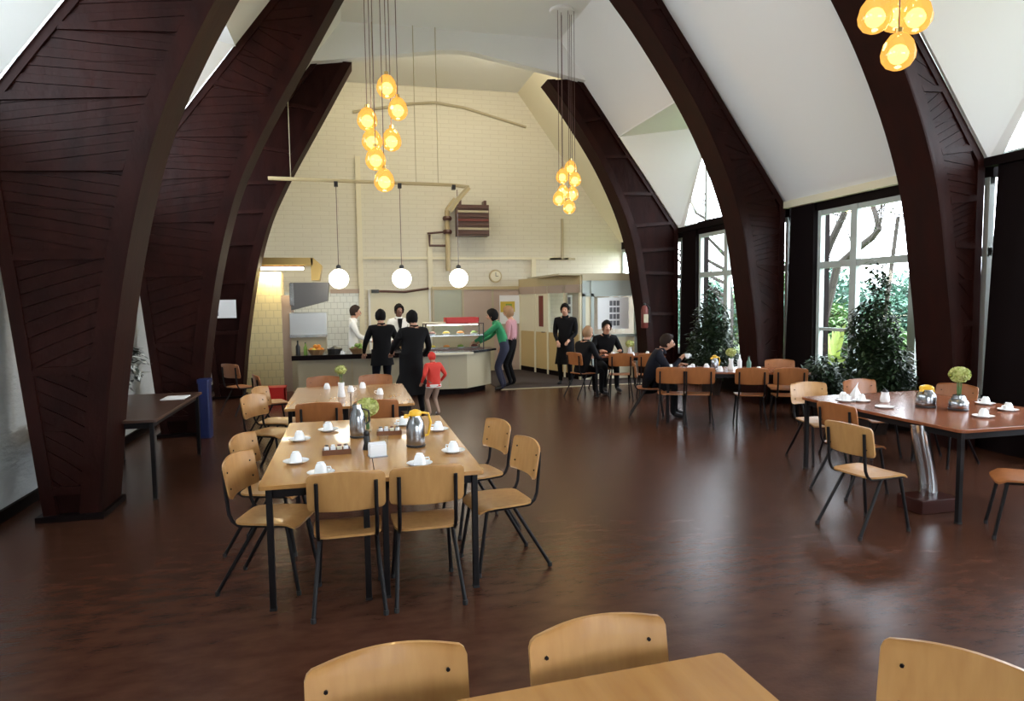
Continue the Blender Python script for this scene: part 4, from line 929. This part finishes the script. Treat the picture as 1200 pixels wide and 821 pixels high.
sh = [(15.0, 18.6, 'bluish-green conifer outside, at the left of the right window', LEAFB, 1.7, 2.6), (15.5, 16.2, 'bluish-green conifer outside, behind the bushy indoor plant', LEAFB, 1.5, 2.2), (12.6, 15.6, 'low green shrub outside, left of the window post', LEAFL, 1.0, 1.5), (12.3, 13.5, 'low green shrub outside, right of the window post', LEAFL, 0.9, 1.3), (15.5, 22.0, 'large garden bush outside beyond the middle arch', LEAFL, 1.8, 2.8), (13.0, 23.2, 'bluish conifer outside beyond the middle arch', LEAFB, 1.5, 2.6), (14.0, 4.0, 'garden bush outside the near right window', LEAFL, 1.5, 2.0)]
for k, (x, y, lab, m, r, h) in enumerate(sh):
    skin_tree('garden_shrub', lab, x, y, [([(0, 0, 0), (0.05, 0, h*0.5), (0, 0.05, h*0.9)], 0.06, 0.02)], 8000, [(0, 0, h*0.5, r*1.1, r*1.1, h*0.55), (0.3, 0.3, h*0.9, r*0.6, r*0.6, h*0.4)], 0.21, m, 'shrub', 20+k)
hd = thing('garden_hedge', 'long clipped green hedge at the back of the garden outside', 'hedge', (19.0, 22.0, -0.3))
G().box(-0.5, 0.5, -9.5, 13.5, 0, 2.0).build('inner_growth', BARK, hd)
leaves(16000, [(0, -9+1.5*k, 1.3, 0.9, 1.3, 1.6+0.4*math.sin(k*2.1)) for k in range(16)], 0.30, seed=77).build('foliage', LEAFB, hd, kind='stuff')
# strap-leaved yucca just outside the glass
t = thing('strap_leaf_plant', 'pale yellow-green strap-leaved plant just outside the right window', 'plant', (8.35, 10.1, -0.3))
for k in range(44):
    a = k*2.399; el = 0.25+1.1*((k*0.618) % 1); L = 0.95; w = 0.04
    d = Vector((math.cos(a)*math.cos(el), math.sin(a)*math.cos(el), math.sin(el))); s = Vector((-math.sin(a), math.cos(a), 0))
    p = Vector((0, 0, 0.75)); q = p+d*L*0.55; e = p+d*L-Vector((0, 0, 0.25*math.cos(el)))
    G().add([p-s*w*0.5, p+s*w*0.5, q+s*w, q-s*w, e], [(0, 1, 2, 3), (3, 2, 4)]).build('leaf', LEAFY, t)
G().tube([(0, 0, 0), (0, 0, 0.8)], 0.07, 8).build('stem', BARK, t)

# ================================================================== PEOPLE
def ik(a, b, l1, l2, pole):
    a, b, pole = Vector(a), Vector(b), Vector(pole); d = b-a; L = min(d.length, (l1+l2)*0.999); u = d.normalized()
    x = (l1*l1-l2*l2+L*L)/(2*L); h = math.sqrt(max(l1*l1-x*x, 0)); p = pole-u*pole.dot(u); p = p.normalized() if p.length > 1e-5 else u.orthogonal()
    return a+u*x+p*h
def person(label, loc, rz, scale, pose, mats, hair='short', extras=()):
    """local frame: faces +Y, right hand side +X, height 1.72 at scale 1"""
    t = thing('person', label, 'person', loc, rz); t.scale = (scale,)*3
    V = Vector
    pel = V(pose.get('pelvis', (0, 0, 0.95))); lean = V(pose.get('lean', (0, 0.0, 0.0)))     # lean: offset of the chest
    fat = pose.get('fat', 1.0)
    sp = pel+V((0, 0.0, 0.20))+lean*0.4; ch = pel+V((0, 0.0, 0.40))+lean*0.85; nk = pel+V((0, 0.01, 0.53))+lean*1.05
    hd = pose.get('head', (0, 0.03, 0.0)); h0 = nk+V((0, 0.02, 0.075))+V(hd)*0.6; h1 = h0+V((0, 0.012, 0.07))+V(hd)*0.4; h2 = h1+V((0, -0.012, 0.085))
    vs = []; es = []; rad = []; seg = []
    def add(p, r, par, s):
        vs.append(V(p)); rad.append(r if isinstance(r, tuple) else (r, r)); seg.append(s)
        if par is not None: es.append((par, len(vs)-1))
        return len(vs)-1
    i_p = add(pel, (0.150*fat, 0.115*fat), None, 'top' if pose.get('coatlike') else 'leg')
    i_s = add(sp, (0.140*fat, 0.105*fat), i_p, 'top'); i_c = add(ch, (0.150*fat, 0.110*fat), i_s, 'top')
    i_n = add(nk, 0.055, i_c, 'skin'); i_h0 = add(h0, (0.068, 0.076), i_n, 'skin'); i_h1 = add(h1, (0.084, 0.098), i_h0, 'skin'); i_h2 = add(h2, (0.068, 0.080), i_h1, 'skin')
    add(h1+V((0, 0.116, -0.025)), 0.014, i_h1, 'skin')
    hands = []
    for sx, key in ((-1, 'hl'), (1, 'hr')):
        sh = ch+V((sx*0.185*min(fat, 1.08), 0, 0.055)); hand = V(pose[key])
        el = ik(sh, hand, 0.30, 0.27, pose.get('epole', (sx*0.5, -0.8, -0.4))) if not isinstance(pose.get('epole'), dict) else ik(sh, hand, 0.30, 0.27, pose['epole'][key])
        wd = (hand-sh); wd = wd.normalized()*min(wd.length, 0.568); hand = sh+wd
        a = add(sh, 0.068*fat, i_c, 'top'); b = add(el, 0.052, a, 'top'); fd = (hand-el).normalized()
        c = add(hand-fd*0.03, 0.036, b, 'top'); d = add(hand+fd*0.02, (0.024, 0.030), c, 'skin'); e = add(hand+fd*0.075, (0.018, 0.034), d, 'skin')
        side = fd.cross(V((0, 0, 1))); side = side.normalized() if side.length > 0.1 else V((0, 1, 0)); dn = side.cross(fd).normalized()
        if dn.z > 0: dn = -dn
        for k in range(4):
            o = (k-1.5)*0.021; Lf = (0.066, 0.078, 0.074, 0.058)[k]
            p0 = hand+fd*0.095+side*o; f1 = add(p0, 0.0095, e, 'skin'); f2 = add(p0+fd*Lf*0.55+dn*0.012, 0.0085, f1, 'skin'); add(p0+fd*Lf*0.85+dn*0.035, 0.0075, f2, 'skin')
        th = hand+fd*0.035+side*(-sx)*0.040+dn*0.012; f1 = add(th, 0.011, d, 'skin'); add(th+fd*0.045+side*(-sx)*0.012+dn*0.012, 0.009, f1, 'skin')
        hands.append(hand+fd*0.08)
    for sx, key, kp in ((-1, 'fl', 'kl'), (1, 'fr', 'kr')):
        hp = pel+V((sx*0.095, 0, -0.06)); ft = V(pose[key]); an = ft+V((0, -0.03, 0.085))
        kn = ik(hp, an, 0.43, 0.41, pose.get('kpole', (sx*0.05, 1, 0)))
        a = add(hp, 0.095*fat, i_p, 'leg'); b = add(kn, 0.066, a, 'leg'); m = add(kn.lerp(an, 0.35), 0.058, b, 'leg'); c = add(an, 0.046, m, 'leg')
        td = V(pose.get('toe', (sx*0.15, 1, 0))).normalized(); d = add(ft+V((0, 0, 0.045))+td*0.03, 0.045, c, 'shoe'); add(ft+td*0.15+V((0, 0, 0.035)), (0.035, 0.032), d, 'shoe')
    me = bpy.data.meshes.new('body'); me.from_pydata([tuple(v) for v in vs], es, [])
    o = bpy.data.objects.new('body', me); COL.objects.link(o)
    sk = o.modifiers.new('skin', 'SKIN'); sk.use_smooth_shade = True
    dat = me.skin_vertices[0].data
    for i, r in enumerate(rad): dat[i].radius = r; dat[i].use_root = (i == 0)
    ss = o.modifiers.new('sub', 'SUBSURF'); ss.levels = 2; ss.render_levels = 2
    dg = bpy.context.evaluated_depsgraph_get(); dg.update()
    em = bpy.data.meshes.new_from_object(o.evaluated_get(dg)); em.name = 'body'
    o.modifiers.clear(); old = o.data; o.data = em; bpy.data.meshes.remove(old)
    em.materials.clear(); order = ['top', 'leg', 'skin', 'shoe']
    for k in order: em.materials.append(mats[k])
    # paint each face by the nearest bone
    n = len(em.polygons); cen = np.zeros(n*3); em.polygons.foreach_get('center', cen); cen = cen.reshape(-1, 3)
    best = np.full(n, 1e9); idx = np.zeros(n, int)
    for a, b in es:
        A, B = np.array(vs[a]), np.array(vs[b]); ab = B-A; tt = np.clip(((cen-A)@ab)/max(ab@ab, 1e-9), 0, 1)
        dd = np.linalg.norm(cen-(A+tt[:, None]*ab), axis=1)-0.5*(rad[a][0]+rad[b][0])
        s = np.where(tt < (0.8 if seg[b] == 'skin' and seg[a] == 'top' and b == i_n else 0.5), order.index(seg[a]), order.index(seg[b])); upd = dd < best; best[upd] = dd[upd]; idx[upd] = s[upd]
    em.polygons.foreach_set('material_index', idx.astype(np.int32)); em.polygons.foreach_set('use_smooth', [True]*n); em.update()
    o.parent = t
    # hair, ears and face
    hm = mats['hair']
    if hair != 'none':
        g = G(); N, Mh = 16, 8; prof = []
        vsx = []
        for j in range(Mh+1):
            ph = PI*(0.70 if hair == 'short' else 0.80)*j/Mh
            for k in range(N):
                a = 2*PI*k/N; fr = max(0, math.sin(a))       # +Y is the face
                ph2 = ph*(1-0.58*fr**0.7)
                wob = 1+0.035*math.sin(5*a+j)+0.03*math.sin(9*a-2*j)+(0.12*j/Mh if hair == 'long' else 0)
                vsx.append(h1+V((0.102*wob*math.sin(ph2)*math.cos(a), 0.120*wob*math.sin(ph2)*math.sin(a)-0.010, 0.136*wob*math.cos(ph2)+0.018)))
        fs = [(j*N+k, j*N+(k+1) % N, (j+1)*N+(k+1) % N, (j+1)*N+k) for j in range(Mh) for k in range(N)]
        inner = [p*0.0+(h1+(p-h1)*0.86) for p in vsx[-N:]]; off = len(vsx)
        g.add(vsx+inner, fs+[(Mh*N+k, Mh*N+(k+1) % N, off+(k+1) % N, off+k) for k in range(N)])
        g.build('hair', hm, t, smooth=True)
    for sx in (-1, 1):
        G().ball(tuple(h1+V((sx*0.032, 0.090, 0.005))), 0.010, 8, 6).build('eye', EYE, t)
        G().ball(tuple(h1+V((sx*0.090, 0.0, -0.015))), 0.025, 8, 6, 1.2, 0.45, 0.8).build('ear', mats['skin'], t)
    G().ball(tuple(h1+V((0, 0.086, -0.062))), 0.019, 8, 6, 0.35, 1.1, 0.5).build('mouth', LIP, t)
    for f in extras: f(t, dict(pel=pel, ch=ch, nk=nk, h1=h1, hands=hands))
    return t
def mats_(top, leg, hair, skin=SKIN, shoe=SHOE): return dict(top=top, leg=leg, hair=hair, skin=skin, shoe=shoe)
def skirt(m, z0, z1, r0, r1, name='coat'):      # a coat skirt from hip to knee, or any flaring hem
    def f(t, J):
        p = J['pel']; prof = [(r0*0.92, z1-0.02), (r0, z1), (r0*1.02, (z0+z1)/2), (r1, z0), (r1*0.94, z0), (r0*0.9, (z0+z1)/2), (r0*0.88, z1-0.02)]
        vs = []; N = 20
        for r, z in prof:
            for k in range(N): a = 2*PI*k/N; q = 1+0.05*math.sin(4*a)*(1 if z < z1-0.1 else 0); vs.append((p.x+r*q*math.cos(a), p.y+r*0.78*q*math.sin(a), z))
        fs = [(j*N+k, j*N+(k+1) % N, (j+1)*N+(k+1) % N, (j+1)*N+k) for j in range(len(prof)-1) for k in range(N)]
        G().add(vs, fs).build(name, m, t, smooth=True)
    return f
def collar(m):
    def f(t, J):
        n = J['nk']; G().lathe([(0.085, -0.055), (0.080, 0.0), (0.070, 0.035), (0.062, 0.03), (0.066, -0.03)], tuple(n), 16).build('collar', m, t, smooth=True)
    return f
def apron_bib(m):
    def f(t, J):
        c = J['ch']; G().prism([(-0.05, 0.12), (0.05, 0.12), (0.028, -0.06), (0, -0.10), (-0.028, -0.06)], 0.115, 0.135, 'y').build('tie', m, t, loc=tuple(c))
    return f
STAND = dict(hl=(-0.27, 0.05, 0.80), hr=(0.27, 0.05, 0.80), fl=(-0.11, 0.02, 0), fr=(0.11, 0.0, 0))
def P(**k): d = dict(STAND); d.update(k); return d
# servery staff
person('person in white jacket in profile behind the left part of the counter', (0.04, 13.72, 0), -PI/2, 0.98, P(hl=(-0.18, 0.36, 1.05), hr=(0.18, 0.36, 1.05)), mats_(C_WHITE, C_WHITE, HAIRN), extras=(collar(C_WHITE),))
person('person in white shirt with dark tie behind the counter facing the hall', (0.96, 13.85, 0), PI+0.2, 0.99, P(hl=(-0.22, 0.30, 1.02), hr=(0.22, 0.30, 1.02)), mats_(C_WHITE, C_BLACK, HAIRB, SKIND), extras=(collar(C_WHITE), apron_bib(C_BLACK)))
# customers
person('person in wide black jacket seen from behind at the counter', (0.53, 12.0, 0), 0.15, 0.94, P(fat=1.22, hl=(-0.30, 0.22, 0.95), hr=(0.28, 0.25, 0.98), coatlike=True), mats_(C_BLACK, C_NAVY, HAIRB), extras=(collar(C_BLACK), skirt(C_BLACK, 0.72, 1.02, 0.20, 0.225, 'jacket_hem')))
person('person in long black coat bending to the counter beside the child', (0.92, 10.75, 0), 0.1, 0.96, P(pelvis=(0.0, -0.05, 0.93), lean=(0.08, 0.08, -0.02), fat=1.08, hl=(-0.26, 0.34, 1.0), hr=(0.28, 0.30, 0.95), fl=(-0.13, 0.18, 0), fr=(0.14, -0.20, 0), coatlike=True, head=(-0.02, 0.05, -0.01)), mats_(C_BLACK, C_BLACK, HAIRB), extras=(collar(C_BLACK), skirt(C_BLACK, 0.34, 1.0, 0.20, 0.34)))
def child_band(t, J):
    p = J['pel']; G().lathe([(0.215, -0.13), (0.225, -0.12), (0.222, -0.05), (0.21, -0.04), (0.20, -0.08)], tuple(p), 18, 1, 0.8).build('white_hem_band', C_WHITE, t, smooth=True)
person('small child in red jacket with white hem beside the black-coated person', (1.24, 10.40, 0), 0.4, 0.58, P(pelvis=(0, 0, 0.90), fat=1.35, hl=(-0.30, 0.10, 0.92), hr=(0.30, 0.10, 0.92), fl=(-0.12, 0.03, 0), fr=(0.12, -0.02, 0), coatlike=True), mats_(C_RED, C_BEIGE, C_RED, SKIN, GREYSHOE), extras=(collar(C_RED), skirt(C_RED, 0.80, 1.05, 0.19, 0.23, 'jacket_hem'), child_band))
person('person in green jumper leaning over the end of the counter', (2.95, 13.0, 0), 1.25, 0.97, P(pelvis=(0, -0.06, 0.93), lean=(0.0, 0.17, -0.05), fat=1.02, hl=(-0.12, 0.55, 1.02), hr=(0.16, 0.50, 0.98), head=(0, 0.05, -0.02)), mats_(C_GREEN, C_JEAN, HAIRB), hair='long', extras=(collar(C_GREEN),))
person('person in pink top and dark trousers behind the green jumper', (3.27, 13.55, 0), 1.0, 0.95, P(hl=(-0.24, 0.15, 0.9), hr=(0.24, 0.15, 0.9)), mats_(C_PINK, C_BLACK, HAIRF), hair='long')
person('standing person in long black coat in front of the office', (4.42, 13.42, 0), PI-0.5, 0.97, P(fat=1.15, hl=(-0.12, 0.24, 0.98), hr=(0.14, 0.22, 0.95), fl=(-0.10, 0.02, 0), fr=(0.12, 0, 0), coatlike=True), mats_(C_BLACK, C_BLACK, HAIRB), extras=(collar(C_BLACK), skirt(C_BLACK, 0.45, 1.0, 0.19, 0.235)))
SIT = dict(pelvis=(0, -0.05, 0.56), hl=(-0.20, 0.36, 0.79), hr=(0.20, 0.36, 0.79), fl=(-0.12, 0.42, 0), fr=(0.12, 0.38, 0), lean=(0, 0.06, 0))
def Q(**k): d = dict(SIT); d.update(k); return d
person('sandy-haired person in black seated at the far table, side on', (4.17, 11.62, 0), rz_of(0.94, 0.34), 0.94, Q(fat=1.14, lean=(0, 0.10, 0), coatlike=True), mats_(C_BLACK, C_BLACK, HAIRF), extras=(collar(C_BLACK),))
person('dark-haired person in black seated behind the far table, facing the hall', (4.90, 12.42, 0), rz_of(-0.05, -1), 1.0, Q(fat=1.14, lean=(0, 0.12, 0), coatlike=True), mats_(C_BLACK, C_BLACK, HAIRB), extras=(collar(C_BLACK),))
x, y = along(-0.20, 0.66)
pm = person('person in dark jacket drinking from a cup at the middle right table', (x, y, 0), rz_of(0.90, -0.436), 0.96, Q(fat=1.2, lean=(0, 0.20, -0.03), hr=(0.10, 0.46, 0.92), hl=(-0.15, 0.44, 0.80), head=(0, 0.07, -0.04), coatlike=True), mats_(C_NAVY, C_BLACK, HAIRN), extras=(collar(C_NAVY),))
c, s = math.cos(rz_of(0.90, -0.436)), math.sin(rz_of(0.90, -0.436))
hx, hy = 0.09, 0.545
cup(x+c*hx-s*hy, y+s*hx+c*hy, 'white cup held by the seated man at the middle right table', 0.90, None, 0, True)
